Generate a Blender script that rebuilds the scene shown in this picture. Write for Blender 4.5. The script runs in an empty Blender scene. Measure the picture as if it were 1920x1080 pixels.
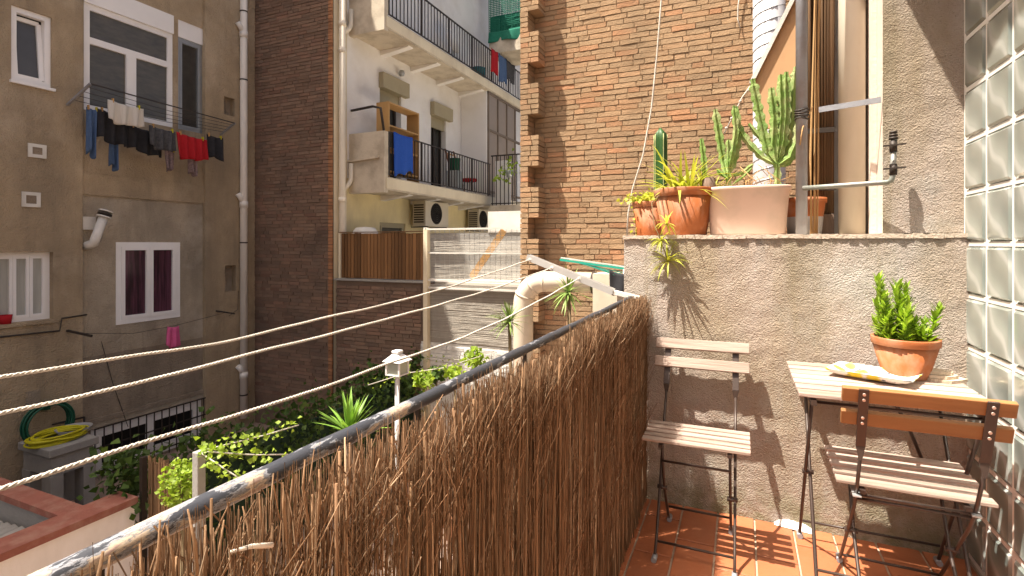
import bpy, math, random
from mathutils import Vector, Matrix, Quaternion
random.seed(7)
R = math.radians
SC = bpy.context.scene
COL = SC.collection

# ------------------------------------------------------------------ camera, sky, sun, exposure
F_PX, THETA, HORIZON = 981.0, math.atan(430 / 981.0), 458.0
CT, ST = math.cos(THETA), math.sin(THETA)
cam_d = bpy.data.cameras.new("camera")
cam_d.sensor_width = 36.0
cam_d.lens = F_PX / 1920 * 36
cam_d.shift_y = -(540 - HORIZON) / 1920
cam_d.clip_start, cam_d.clip_end = 0.02, 500
cam = bpy.data.objects.new("camera", cam_d)
COL.objects.link(cam)
cam.rotation_euler = (R(90), 0, THETA)
SC.camera = cam

SUN = Vector((0.345, 0.28, -1.0)).normalized()          # direction the light travels
world = bpy.data.worlds.new("World")
SC.world = world
world.use_nodes = True
wn = world.node_tree.nodes
bg = wn["Background"]
sky = wn.new("ShaderNodeTexSky")
sky.sky_type = 'NISHITA'
sky.sun_disc = False
sky.sun_elevation = math.asin(-SUN.z)
sky.sun_rotation = math.atan2(-SUN.x, -SUN.y)
sky.air_density, sky.dust_density, sky.ozone_density = 0.6, 7.0, 0.6
world.node_tree.links.new(sky.outputs[0], bg.inputs[0])
bg.inputs[1].default_value = 0.085
sun_d = bpy.data.lights.new("sun", 'SUN')
sun_d.energy, sun_d.angle, sun_d.color = 4.3, R(0.5), (1.0, 0.965, 0.91)
sun = bpy.data.objects.new("sun", sun_d)
COL.objects.link(sun)
sun.rotation_mode = 'QUATERNION'
sun.rotation_quaternion = SUN.to_track_quat('-Z', 'Y')
SC.view_settings.view_transform = 'Standard'
SC.view_settings.look = 'None'
SC.view_settings.gamma = 1
SC.view_settings.exposure = 1.58
SC.view_settings.use_white_balance = True
SC.view_settings.white_balance_temperature = 7150
SC.render.engine = 'CYCLES'
SC.cycles.use_denoising = True
SC.cycles.max_bounces = 8
SC.cycles.diffuse_bounces = 5
SC.cycles.transparent_max_bounces = 12

# ------------------------------------------------------------------ main planes (metres, eye at the origin)
FLOOR = -1.22        # balcony floor
GROUND = -3.60       # courtyard floor
YW = 2.56            # roughcast end wall of the balcony
XG = 0.81            # glass block wall
XR = -0.47           # handrail
XL = -9.0            # facade across the courtyard
ROOF = 11.2
YD = 7.6             # party wall / garden divider
XF, XB = -6.98, -6.14
YB = 6.4             # sunlit brick wall


def at(px, py, X=None, Y=None, Z=None):
    """a point on the plane X, Y or Z = const seen in direction (px, py) of a 1920 wide picture"""
    u, v = (px - 960) / F_PX, (HORIZON - py) / F_PX
    kx, ky = CT * u - ST, CT + ST * u
    d = X / kx if X is not None else Y / ky if Y is not None else Z / v
    return Vector((kx * d, ky * d, v * d))


def depth(p):
    return -p[0] * ST + p[1] * CT


def pix(p):
    d = depth(p)
    return 960 + F_PX * (p[0] * CT + p[1] * ST) / d, HORIZON - F_PX * p[2] / d


# ------------------------------------------------------------------ mesh builder
class MB:
    def __init__(s):
        s.v, s.f, s.sm = [], [], []

    def add(s, vs, fs, smooth=False):
        o = len(s.v)
        s.v.extend([tuple(v) for v in vs])
        s.f.extend([tuple(i + o for i in f) for f in fs])
        s.sm.extend([smooth] * len(fs))
        return s

    BF = [(0, 3, 2, 1), (4, 5, 6, 7), (0, 1, 5, 4), (1, 2, 6, 5), (2, 3, 7, 6), (3, 0, 4, 7)]

    def box(s, x0, x1, y0, y1, z0, z1):
        x0, x1 = sorted((x0, x1)); y0, y1 = sorted((y0, y1)); z0, z1 = sorted((z0, z1))
        return s.add([(x0, y0, z0), (x1, y0, z0), (x1, y1, z0), (x0, y1, z0),
                      (x0, y0, z1), (x1, y0, z1), (x1, y1, z1), (x0, y1, z1)], MB.BF)

    def obox(s, c, ux, uy, uz):
        """box from its centre and three half-axis vectors"""
        c, ux, uy, uz = Vector(c), Vector(ux), Vector(uy), Vector(uz)
        vs = [c + a * ux + b * uy + d * uz for d in (-1, 1) for a, b in ((-1, -1), (1, -1), (1, 1), (-1, 1))]
        return s.add(vs, MB.BF)

    def bar(s, a, b, w, h, up=(0, 0, 1)):
        a, b = Vector(a), Vector(b)
        t = (b - a).normalized()
        u = Vector(up)
        side = t.cross(u)
        if side.length < 1e-5:
            side = t.cross(Vector((1, 0, 0)))
        side.normalize()
        u = side.cross(t)
        return s.obox((a + b) / 2, (b - a) / 2, side * w / 2, u * h / 2)

    def quad(s, *p):
        return s.add(p, [tuple(range(len(p)))])

    def tube(s, pts, r, n=8, cap=True, smooth=True, flat=1.0):
        pts = [Vector(p) for p in pts]
        rs = r if isinstance(r, (list, tuple)) else [r] * len(pts)
        vs, fs = [], []
        ref = None
        for i, p in enumerate(pts):
            t = (pts[min(i + 1, len(pts) - 1)] - pts[max(i - 1, 0)])
            t = t.normalized() if t.length > 1e-9 else Vector((0, 0, 1))
            if ref is None:
                ref = t.cross(Vector((0.31, 0.17, 0.93)))
                if ref.length < 1e-3:
                    ref = t.cross(Vector((1, 0, 0)))
            ref = (ref - t * ref.dot(t)).normalized()
            b = t.cross(ref)
            for k in range(n):
                a = 2 * math.pi * k / n
                vs.append(p + ref * rs[i] * math.cos(a) + b * rs[i] * flat * math.sin(a))
        for i in range(len(pts) - 1):
            for k in range(n):
                k2 = (k + 1) % n
                fs.append((i * n + k, i * n + k2, (i + 1) * n + k2, (i + 1) * n + k))
        s.add(vs, fs, smooth)
        if cap:
            o = len(s.v) - len(vs)
            s.f.append(tuple(o + k for k in reversed(range(n)))); s.sm.append(False)
            o2 = o + (len(pts) - 1) * n
            s.f.append(tuple(o2 + k for k in range(n))); s.sm.append(False)
        return s

    def lathe(s, prof, c=(0, 0, 0), n=24, sx=1.0, sy=1.0, smooth=True, sq=0.0):
        """profile of (radius, z); sq > 0 squares the outline"""
        c = Vector(c)
        vs, fs = [], []
        for r, z in prof:
            for k in range(n):
                a = 2 * math.pi * k / n
                ca, sa = math.cos(a), math.sin(a)
                e = 1 - sq
                ca2 = math.copysign(abs(ca) ** e, ca); sa2 = math.copysign(abs(sa) ** e, sa)
                vs.append(c + Vector((r * ca2 * sx, r * sa2 * sy, z)))
        for i in range(len(prof) - 1):
            for k in range(n):
                k2 = (k + 1) % n
                fs.append((i * n + k, i * n + k2, (i + 1) * n + k2, (i + 1) * n + k))
        return s.add(vs, fs, smooth)

    def prism(s, pts, off):
        """planar polygon swept by the vector off"""
        n = len(pts)
        off = Vector(off)
        vs = [Vector(p) for p in pts] + [Vector(p) + off for p in pts]
        fs = [tuple(reversed(range(n))), tuple(range(n, 2 * n))] + [(k, (k + 1) % n, (k + 1) % n + n, k + n) for k in range(n)]
        return s.add(vs, fs)

    def mesh(s, name, mat):
        me = bpy.data.meshes.new(name)
        me.from_pydata(s.v, [], s.f)
        if any(s.sm):
            me.polygons.foreach_set("use_smooth", s.sm)
        me.materials.append(mat)
        me.update()
        return me

    def build(s, name, mat, parent=None, bevel=0, local=False):
        return obj(name, s.mesh(name, mat), parent, bevel, local)


def obj(name, me, parent=None, bevel=0, local=False):
    o = bpy.data.objects.new(name, me)
    COL.objects.link(o)
    if parent is not None:
        o.parent = parent
        if not local and parent.type == 'EMPTY':
            o.matrix_parent_inverse = Matrix.Translation(-parent.location)
    if bevel:
        b = o.modifiers.new("bevel", 'BEVEL')
        b.width, b.segments, b.limit_method, b.angle_limit = bevel, 2, 'ANGLE', R(40)
    return o


def tag(o, label=None, cat=None, group=None, kind=None):
    for k, v in (("label", label), ("category", cat), ("group", group), ("kind", kind)):
        if v:
            o[k] = v
    return o


def thing(name, label, cat, loc=(0, 0, 0), rz=0.0, group=None):
    o = bpy.data.objects.new(name, None)
    COL.objects.link(o)
    o.empty_display_size = 0.1
    o.location = loc
    o.rotation_euler = (0, 0, rz)
    return tag(o, label, cat, group)


# ------------------------------------------------------------------ materials
def ramp(nt, stops, interp='LINEAR'):
    n = nt.nodes.new("ShaderNodeValToRGB")
    n.color_ramp.interpolation = interp
    e = n.color_ramp.elements
    while len(e) < len(stops):
        e.new(0.5)
    for el, (p, c) in zip(e, stops):
        el.position = p
        el.color = (*c, 1) if len(c) == 3 else c
    return n


def M(name, c1, c2=None, scale=5.0, rough=0.8, bump=0.0, bscale=60.0, spec=0.3, metal=0.0, vary=0.0,
      stretch=(1, 1, 1), c3=None, sscale=1.2, sstretch=(1, 1, 1), samount=0.6, palette=None, blur=0.25, bdist=0.01, coat=0.0,
      trans=None, local=False):
    """noise between c1 and c2, stains of c3, a palette or value spread per piece, bump"""
    m = bpy.data.materials.new(name)
    m.use_nodes = True
    nt = m.node_tree
    L = nt.links.new
    bs = nt.nodes["Principled BSDF"]
    bs.inputs["Roughness"].default_value = rough
    bs.inputs["Specular IOR Level"].default_value = spec
    bs.inputs["Metallic"].default_value = metal
    bs.inputs["Coat Weight"].default_value = coat
    geo = nt.nodes.new("ShaderNodeNewGeometry")
    pos = geo.outputs["Position"]
    if local:
        tc = nt.nodes.new("ShaderNodeTexCoord")
        pos = tc.outputs["Object"]
    mp = nt.nodes.new("ShaderNodeMapping")
    mp.inputs["Scale"].default_value = stretch
    L(pos, mp.inputs["Vector"])
    nz = nt.nodes.new("ShaderNodeTexNoise")
    nz.inputs["Scale"].default_value = scale
    nz.inputs["Detail"].default_value = 7
    nz.inputs["Roughness"].default_value = 0.62
    L(mp.outputs[0], nz.inputs["Vector"])
    c2 = c2 or tuple(x * 0.8 for x in c1)
    rnd = None
    if vary or palette:
        oi = nt.nodes.new("ShaderNodeObjectInfo")
        ad = nt.nodes.new("ShaderNodeMath"); ad.operation = 'ADD'
        fr = nt.nodes.new("ShaderNodeMath"); fr.operation = 'FRACT'
        L(oi.outputs["Random"], ad.inputs[0]); L(geo.outputs["Random Per Island"], ad.inputs[1]); L(ad.outputs[0], fr.inputs[0])
        rnd = fr.outputs[0]
    r = ramp(nt, [(0.5 - blur, c1), (0.5 + blur, c2)])
    L(nz.outputs[0], r.inputs[0])
    col = r.outputs[0]
    if palette:
        pr = ramp(nt, [((i + 0.5) / len(palette), c) for i, c in enumerate(palette)])
        L(rnd, pr.inputs[0])
        mx = nt.nodes.new("ShaderNodeMix"); mx.data_type = 'RGBA'
        mx.inputs[0].default_value = 0.62
        L(col, mx.inputs[6]); L(pr.outputs[0], mx.inputs[7])
        col = mx.outputs[2]
    if c3:
        mp2 = nt.nodes.new("ShaderNodeMapping"); mp2.inputs["Scale"].default_value = sstretch
        L(pos, mp2.inputs["Vector"])
        n2 = nt.nodes.new("ShaderNodeTexNoise"); n2.inputs["Scale"].default_value = sscale; n2.inputs["Detail"].default_value = 8
        n2.inputs["Roughness"].default_value = 0.6
        L(mp2.outputs[0], n2.inputs["Vector"])
        r2 = ramp(nt, [(0.46, (0, 0, 0)), (0.68, (samount,) * 3)])
        L(n2.outputs[0], r2.inputs[0])
        mx = nt.nodes.new("ShaderNodeMix"); mx.data_type = 'RGBA'
        L(r2.outputs[0], mx.inputs[0]); L(col, mx.inputs[6]); mx.inputs[7].default_value = (*c3, 1)
        col = mx.outputs[2]
    if vary:
        mr = nt.nodes.new("ShaderNodeMapRange")
        mr.inputs["To Min"].default_value, mr.inputs["To Max"].default_value = 1 - vary, 1 + vary
        mm = nt.nodes.new("ShaderNodeMath"); mm.operation = 'MULTIPLY'; mm.inputs[1].default_value = 7.31
        ff = nt.nodes.new("ShaderNodeMath"); ff.operation = 'FRACT'
        L(rnd, mm.inputs[0]); L(mm.outputs[0], ff.inputs[0]); L(ff.outputs[0], mr.inputs[0])
        hs = nt.nodes.new("ShaderNodeHueSaturation")
        L(col, hs.inputs["Color"]); L(mr.outputs[0], hs.inputs["Value"])
        col = hs.outputs[0]
    L(col, bs.inputs["Base Color"])
    if bump:
        nb = nt.nodes.new("ShaderNodeTexNoise")
        nb.inputs["Scale"].default_value = bscale
        nb.inputs["Detail"].default_value = 5
        nb.inputs["Roughness"].default_value = 0.6
        L(mp.outputs[0], nb.inputs["Vector"])
        bp = nt.nodes.new("ShaderNodeBump")
        bp.inputs["Strength"].default_value = bump
        bp.inputs["Distance"].default_value = bdist
        L(nb.outputs[0], bp.inputs["Height"])
        L(bp.outputs[0], bs.inputs["Normal"])
    if trans:
        tr = nt.nodes.new("ShaderNodeBsdfTranslucent")
        hs = nt.nodes.new("ShaderNodeHueSaturation")
        hs.inputs["Value"].default_value = 1.5; hs.inputs["Saturation"].default_value = 1.1
        L(col, hs.inputs["Color"]); L(hs.outputs[0], tr.inputs["Color"])
        mxs = nt.nodes.new("ShaderNodeMixShader"); mxs.inputs[0].default_value = trans
        L(bs.outputs[0], mxs.inputs[1]); L(tr.outputs[0], mxs.inputs[2])
        L(mxs.outputs[0], nt.nodes["Material Output"].inputs[0])
    return m


MAT = {}
MAT['white_pvc'] = M('white window plastic', (.88, .87, .86), (.82, .81, .80), 3, .4)
MAT['white_paint'] = M('old white paint', (.72, .70, .66), (.62, .60, .55), 4, .7, .2, 60, c3=(.4, .36, .3), sscale=3, samount=.5)
MAT['cream_pipe'] = M('cream pipe', (.80, .74, .62), (.74, .67, .55), 2, .55, c3=(.42, .36, .26), sscale=2, sstretch=(1, 1, .3), samount=.4)
MAT['grey_pipe'] = M('dusty white pipe', (.84, .81, .76), (.76, .73, .68), 3, .6, c3=(.52, .47, .40), sscale=2.5, sstretch=(1, 1, .2), samount=.5)
MAT['dark_glass'] = M('dark window pane', (.07, .068, .06), (.03, .03, .028), 4, .08, spec=.6)
MAT['blind'] = M('dirty pane with blind', (.13, .115, .085), (.07, .062, .048), 5, .16, spec=.55, stretch=(1, 1, 3))
MAT['curtain'] = M('purple curtain behind glass', (.13, .045, .075), (.03, .014, .022), 16, .14, stretch=(1, 1, .06), blur=.12, spec=.5)
MAT['white_curtain'] = M('white curtain', (.5, .5, .46), (.3, .3, .27), 9, .8, stretch=(1, 1, .1))
MAT['black'] = M('black shade fill', (.012, .011, .01), None, 3, .9)  # flat black painted in place of the shade inside openings
MAT['iron'] = M('black iron', (.035, .03, .028), (.06, .045, .035), 20, .55, metal=.3)
MAT['steel'] = M('weathered steel', (.33, .34, .37), (.24, .245, .265), 6, .42, .15, 90, metal=.15, c3=(.2, .14, .1), sscale=9, samount=.4)
MAT['galv'] = M('galvanised steel', (.45, .47, .48), (.36, .38, .39), 8, .4, metal=.6)
MAT['brick_sun'] = M('sandy old brick', (.42, .275, .158), (.31, .195, .108), 13, .95, 1.0, 60, vary=.11, bdist=.008,
                     palette=[(.38, .258, .155), (.34, .226, .136), (.41, .222, .12), (.38, .265, .163), (.30, .21, .132), (.39, .255, .148), (.46, .205, .105), (.36, .243, .145)],
                     c3=(.26, .182, .11), sscale=1.6, sstretch=(1, 1, .5), samount=.7)
MAT['mortar_sun'] = M('sandy mortar', (.35, .252, .16), (.27, .193, .122), 20, .98, .8, 90)
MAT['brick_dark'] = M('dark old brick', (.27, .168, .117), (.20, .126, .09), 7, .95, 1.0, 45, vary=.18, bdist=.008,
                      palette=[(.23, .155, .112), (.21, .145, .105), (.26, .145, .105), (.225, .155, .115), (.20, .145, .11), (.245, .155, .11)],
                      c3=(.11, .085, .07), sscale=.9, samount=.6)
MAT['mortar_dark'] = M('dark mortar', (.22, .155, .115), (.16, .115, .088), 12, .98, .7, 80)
MAT['brick_edge'] = M('orange corner brick', (.42, .20, .10), (.33, .16, .085), 9, .95, .7, 60, vary=.25)
MAT['brick_white'] = M('whitewashed brick', (.74, .73, .70), (.62, .60, .56), 10, .9, .7, 60, vary=.08, c3=(.42, .38, .33), sscale=5, samount=.55)
MAT['yellow'] = M('yellow render', (.84, .73, .42), (.78, .67, .39), 2, .9, .3, 40, c3=(.48, .40, .26), sscale=.9, sstretch=(1, 1, .5), samount=.6)
MAT['cream'] = M('cream render', (.76, .67, .50), (.68, .60, .44), 2, .9, .3, 40, c3=(.48, .40, .29), sscale=1.1, sstretch=(1, 1, .4), samount=.6)
MAT['bwhite'] = M('white balcony render', (.86, .84, .81), (.80, .78, .75), 1.8, .9, .25, 40, c3=(.62, .57, .5), sscale=1, samount=.5)
MAT['beige_slab'] = M('peeling beige slab', (.62, .55, .44), (.50, .43, .33), 3, .9, .5, 30, c3=(.36, .30, .23), sscale=3, samount=.65)
MAT['shutter'] = M('khaki shutter box', (.40, .35, .23), (.35, .30, .2), 3, .7)
MAT['pine'] = M('pine board', (.50, .30, .12), (.42, .24, .09), 9, .6, stretch=(1, 1, .15))
MAT['blue_towel'] = M('blue towel', (.02, .09, .42), (.015, .07, .34), 30, .95, .3, 200)
MAT['fence_wood'] = M('varnished fence wood', (.25, .125, .052), (.15, .075, .032), 7, .65, .3, 40, stretch=(1, 1, .12), vary=.35)
MAT['rough'] = None
MAT['coping'] = M('ledge cement', (.52, .44, .36), (.44, .37, .30), 20, .95, .5, 90)
MAT['reveal'] = M('pinkish plaster', (.70, .60, .52), (.64, .53, .45), 5, .9, .3, 60)
MAT['tile'] = M('terracotta floor tile', (.38, .125, .055), (.31, .098, .042), 6, .55, .15, 60, vary=.13, c3=(.33, .135, .075), sscale=4, samount=.5, spec=.35)
MAT['grout'] = M('pale grout', (.44, .33, .25), (.34, .25, .18), 30, .95, .5, 120)
MAT['court'] = M('courtyard floor', (.36, .27, .22), (.29, .21, .17), 4, .9, .3, 40)
MAT['concrete'] = M('grey concrete', (.34, .33, .31), (.26, .25, .235), 5, .92, .4, 50)
MAT['red_coping'] = M('terracotta coping', (.31, .115, .085), (.23, .085, .062), 9, .85, .3, 60, c3=(.36, .22, .17), sscale=6, samount=.6)
MAT['white_wall'] = M('pinkish white wall', (.86, .82, .79), (.80, .755, .72), 3, .9, .25, 50, c3=(.66, .60, .54), sscale=2.2, sstretch=(1, 1, .35), samount=.6)
MAT['terracotta'] = M('terracotta pot', (.36, .108, .034), (.30, .088, .028), 5, .6, .1, 50, c3=(.50, .34, .25), sscale=9, sstretch=(1, 1, .6), samount=.5)
MAT['terracotta_old'] = M('faded terracotta', (.50, .25, .15), (.44, .21, .12), 5, .7, c3=(.5, .36, .28), sscale=10, samount=.5)
MAT['pink_pot'] = M('faded pink plastic', (.66, .49, .405), (.60, .43, .35), 3, .55, c3=(.48, .37, .29), sscale=7, samount=.6)
MAT['soil'] = M('dry soil', (.12, .08, .055), (.07, .05, .035), 40, .98, 1, 90)
MAT['cactus'] = M('green cactus', (.24, .34, .095), (.10, .20, .04), 22, .65, .4, 90, c3=(.38, .38, .20), sscale=16, samount=.8)
MAT['cactus_dark'] = M('dark column cactus', (.03, .095, .02), (.02, .07, .014), 9, .5, .1, 50)
MAT['cactus_rib'] = M('pale cactus rib', (.38, .40, .2), (.25, .3, .12), 40, .8)
MAT['spider'] = M('yellow green blades', (.50, .48, .09), (.32, .37, .06), 12, .5, vary=.25, trans=.3)
MAT['yucca'] = M('sword leaves', (.20, .34, .055), (.11, .23, .04), 8, .45, vary=.3, trans=.25)
MAT['dracaena'] = M('narrow green leaves', (.20, .28, .07), (.12, .19, .05), 8, .5, vary=.3, trans=.2)
MAT['succulent'] = M('succulent leaves', (.30, .42, .06), (.18, .31, .04), 12, .5, vary=.35, trans=.3)
MAT['ivy'] = M('ivy leaves', (.05, .095, .02), (.03, .065, .014), 3, .55, vary=.4, trans=.25, palette=[(.04, .08, .016), (.07, .125, .024), (.03, .06, .013), (.09, .15, .03)])
MAT['vine'] = M('lime vine leaves', (.30, .40, .06), (.20, .30, .045), 6, .5, vary=.3, trans=.35)
MAT['stem'] = M('woody stem', (.22, .16, .09), (.15, .11, .06), 20, .9)
MAT['twig'] = M('brushwood twig', (.25, .15, .088), (.13, .076, .045), 25, .95, vary=.5, spec=.08, stretch=(1, 1, .2),
                palette=[(.19, .108, .06), (.26, .155, .088), (.10, .056, .033), (.22, .125, .07), (.46, .34, .23), (.14, .08, .046)])  # palest tone paints highlights onto some of the twigs
MAT['stick'] = M('thick brushwood stick', (.32, .19, .105), (.16, .092, .052), 14, .95, .7, 120, stretch=(1, 1, .12), vary=.25)
MAT['reed'] = M('reed matting', (.30, .175, .09), (.16, .09, .045), 40, .85, vary=.4, stretch=(1, 1, .05))
MAT['rope'] = M('white rope', (.66, .62, .56), (.44, .40, .35), 9, .95, .4, 300)
MAT['slat_pale'] = M('sunbleached slat', (.45, .345, .295), (.30, .222, .182), 16, .8, .5, 70, stretch=(.08, 1, 1), vary=.16, c3=(.20, .15, .115), sscale=18, sstretch=(.07, 1, 1), samount=.7)
MAT['slat_orange'] = M('varnished slat', (.33, .155, .06), (.21, .09, .034), 10, .45, .2, 60, stretch=(.1, 1, 1), vary=.1, c3=(.18, .07, .022), sscale=16, sstretch=(.08, 1, 1), samount=.75)
MAT['chair_steel'] = M('dark brown steel', (.055, .035, .028), (.04, .027, .022), 20, .42, metal=.2, spec=.5)
MAT['rivet'] = M('pale rivet', (.62, .50, .44), None, 20, .4, metal=.5)
MAT['aluminium'] = M('dull aluminium', (.56, .55, .53), (.48, .47, .45), 12, .4, metal=.4)
MAT['duct_beige'] = M('beige duct', (.64, .57, .46), (.57, .50, .40), 4, .6, c3=(.44, .38, .29), sscale=4, samount=.5)
MAT['duct_grey'] = M('light grey duct', (.60, .60, .62), (.52, .52, .54), 5, .6)
MAT['teal'] = M('teal plastic', (.02, .36, .27), None, 10, .5)
MAT['net'] = M('green netting', (.015, .20, .13), (.01, .13, .085), 30, .9, .5, 80)
MAT['ply'] = M('tan awning board', (.60, .36, .19), (.54, .31, .16), 5, .75, c3=(.42, .26, .15), sscale=6, samount=.4)
MAT['bamboo'] = M('dark cane', (.20, .115, .06), (.11, .065, .035), 30, .8, vary=.5, stretch=(1, 1, .05))
MAT['dry_palm'] = M('dry strap', (.52, .32, .15), (.42, .25, .11), 20, .8, stretch=(1, 1, .1))
MAT['mesh'] = M('pale cane mesh', (.56, .52, .46), (.42, .38, .33), 12, .8, vary=.2)
MAT['orange_board'] = M('orange board', (.42, .23, .075), (.33, .17, .055), 8, .7)
MAT['ac'] = M('air conditioner casing', (.62, .56, .44), (.56, .5, .39), 5, .6)
MAT['yellow_hose'] = M('yellow hose', (.55, .50, .02), (.45, .41, .02), 10, .4)
MAT['green_hose'] = M('green hose', (.015, .10, .06), None, 10, .4)
MAT['red'] = M('red cloth', (.42, .012, .02), (.33, .01, .015), 14, .9)
MAT['black_cloth'] = M('black cloth', (.018, .018, .022), (.03, .03, .034), 14, .95)
MAT['denim'] = M('denim', (.08, .14, .26), (.055, .10, .20), 25, .95)
MAT['white_cloth'] = M('ribbed white towel', (.66, .62, .56), (.50, .47, .42), 38, .95, stretch=(.1, 1, .08))
MAT['grey_cloth'] = M('dark patterned cloth', (.10, .10, .105), (.03, .03, .035), 26, .95)
MAT['sock'] = M('patterned sock', (.36, .26, .26), (.09, .07, .08), 40, .95)
MAT['pink_cloth'] = M('pink cloth', (.75, .14, .32), (.62, .1, .25), 12, .9)
MAT['white_lamp'] = M('white lantern metal', (.74, .73, .72), (.68, .67, .66), 6, .5)
MAT['lamp_glass'] = M('frosted lamp glass', (.40, .42, .36), (.34, .36, .3), 6, .35)
MAT['rag'] = M('white rag', (.82, .80, .78), (.72, .70, .68), 20, .9, .5, 60)
MAT['slate'] = M('pale split stone', (.60, .50, .38), (.40, .32, .24), 22, .9, .6, 60)
MAT['grey_green'] = M('grey planter clay', (.34, .33, .33), None, 8, .85)
MAT['copper'] = M('green grey copper pipe', (.30, .29, .27), (.20, .19, .17), 14, .5, .2, 80, metal=.4, c3=(.22, .34, .28), sscale=7, samount=.45)
MAT['bark'] = M('grey bark', (.24, .17, .13), (.12, .085, .065), 30, .95, 1, 60, stretch=(1, 1, .2))
MAT['terrace'] = M('pale bounce deck tiles', (.58, .54, .48), (.50, .46, .40), 5, .85)
MAT['house'] = M('own house render', (.58, .50, .42), (.52, .45, .37), 4, .95, .4, 60)


def flaking_paint():
    m = bpy.data.materials.new('flaking black rail paint')
    m.use_nodes = True
    nt = m.node_tree; L = nt.links.new
    bs = nt.nodes["Principled BSDF"]
    bs.inputs["Roughness"].default_value = .5
    geo = nt.nodes.new("ShaderNodeNewGeometry")
    mp = nt.nodes.new("ShaderNodeMapping"); mp.inputs["Scale"].default_value = (1.6, .5, 1.6)
    L(geo.outputs["Position"], mp.inputs[0])
    n1 = nt.nodes.new("ShaderNodeTexNoise"); n1.inputs["Scale"].default_value = 22; n1.inputs["Detail"].default_value = 9; n1.inputs["Roughness"].default_value = .68
    L(mp.outputs[0], n1.inputs["Vector"])
    # the paint is gone at the near end of the rail: less of it left with falling y
    sx = nt.nodes.new("ShaderNodeSeparateXYZ"); L(geo.outputs["Position"], sx.inputs[0])
    mr = nt.nodes.new("ShaderNodeMapRange")
    mr.inputs["From Min"].default_value, mr.inputs["From Max"].default_value = .2, 1.2
    mr.inputs["To Min"].default_value, mr.inputs["To Max"].default_value = .085, -.08
    L(sx.outputs[1], mr.inputs[0])
    ad = nt.nodes.new("ShaderNodeMath"); ad.operation = 'ADD'
    L(n1.outputs[0], ad.inputs[0]); L(mr.outputs[0], ad.inputs[1])
    rp = ramp(nt, [(0.0, (.022, .024, .032)), (.53, (.035, .039, .05)), (.555, (.30, .31, .34)), (.575, (.12, .13, .155)), (.61, (.50, .41, .31)), (.66, (.29, .20, .18)), (.74, (.55, .42, .27))])
    L(ad.outputs[0], rp.inputs[0]); L(rp.outputs[0], bs.inputs["Base Color"])
    bp = nt.nodes.new("ShaderNodeBump"); bp.inputs["Strength"].default_value = .6; bp.inputs["Distance"].default_value = .003
    L(n1.outputs[0], bp.inputs["Height"]); L(bp.outputs[0], bs.inputs["Normal"])
    return m


def glass_block_mat():
    m = bpy.data.materials.new('wavy glass block')
    m.use_nodes = True
    nt = m.node_tree; L = nt.links.new
    bs = nt.nodes["Principled BSDF"]
    tc = nt.nodes.new("ShaderNodeTexCoord")
    oi = nt.nodes.new("ShaderNodeObjectInfo")
    mp = nt.nodes.new("ShaderNodeMapping")
    mp.inputs["Rotation"].default_value = (R(35), 0, 0)
    L(tc.outputs["Object"], mp.inputs[0])
    wv = nt.nodes.new("ShaderNodeTexWave"); wv.inputs["Scale"].default_value = 3.0; wv.inputs["Distortion"].default_value = 5
    wv.inputs["Detail"].default_value = 1.0; wv.inputs["Detail Scale"].default_value = 1.2
    wv.bands_direction = 'Y'
    L(mp.outputs[0], wv.inputs["Vector"])
    mu = nt.nodes.new("ShaderNodeMath"); mu.operation = 'MULTIPLY'; mu.inputs[1].default_value = 9
    L(oi.outputs["Random"], mu.inputs[0]); L(mu.outputs[0], wv.inputs["Phase Offset"])
    rp = ramp(nt, [(0, (.22, .26, .245)), (.5, (.29, .33, .31)), (.85, (.36, .40, .38)), (1, (.52, .56, .54))])
    L(wv.outputs[0], rp.inputs[0]); L(rp.outputs[0], bs.inputs["Base Color"])
    bs.inputs["Roughness"].default_value = .22
    bs.inputs["Specular IOR Level"].default_value = .6
    bs.inputs["Coat Weight"].default_value = .6
    bs.inputs["Coat Roughness"].default_value = .04
    bp = nt.nodes.new("ShaderNodeBump"); bp.inputs["Strength"].default_value = .15; bp.inputs["Distance"].default_value = .02
    L(wv.outputs[0], bp.inputs["Height"]); L(bp.outputs[0], bs.inputs["Normal"])
    tr = nt.nodes.new("ShaderNodeBsdfGlass"); tr.inputs["Roughness"].default_value = .12; tr.inputs["Color"].default_value = (.86, .93, .88, 1)
    L(bp.outputs[0], tr.inputs["Normal"])
    mx = nt.nodes.new("ShaderNodeMixShader"); mx.inputs[0].default_value = .28
    L(bs.outputs[0], mx.inputs[1]); L(tr.outputs[0], mx.inputs[2]); L(mx.outputs[0], nt.nodes["Material Output"].inputs[0])
    return m


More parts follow.
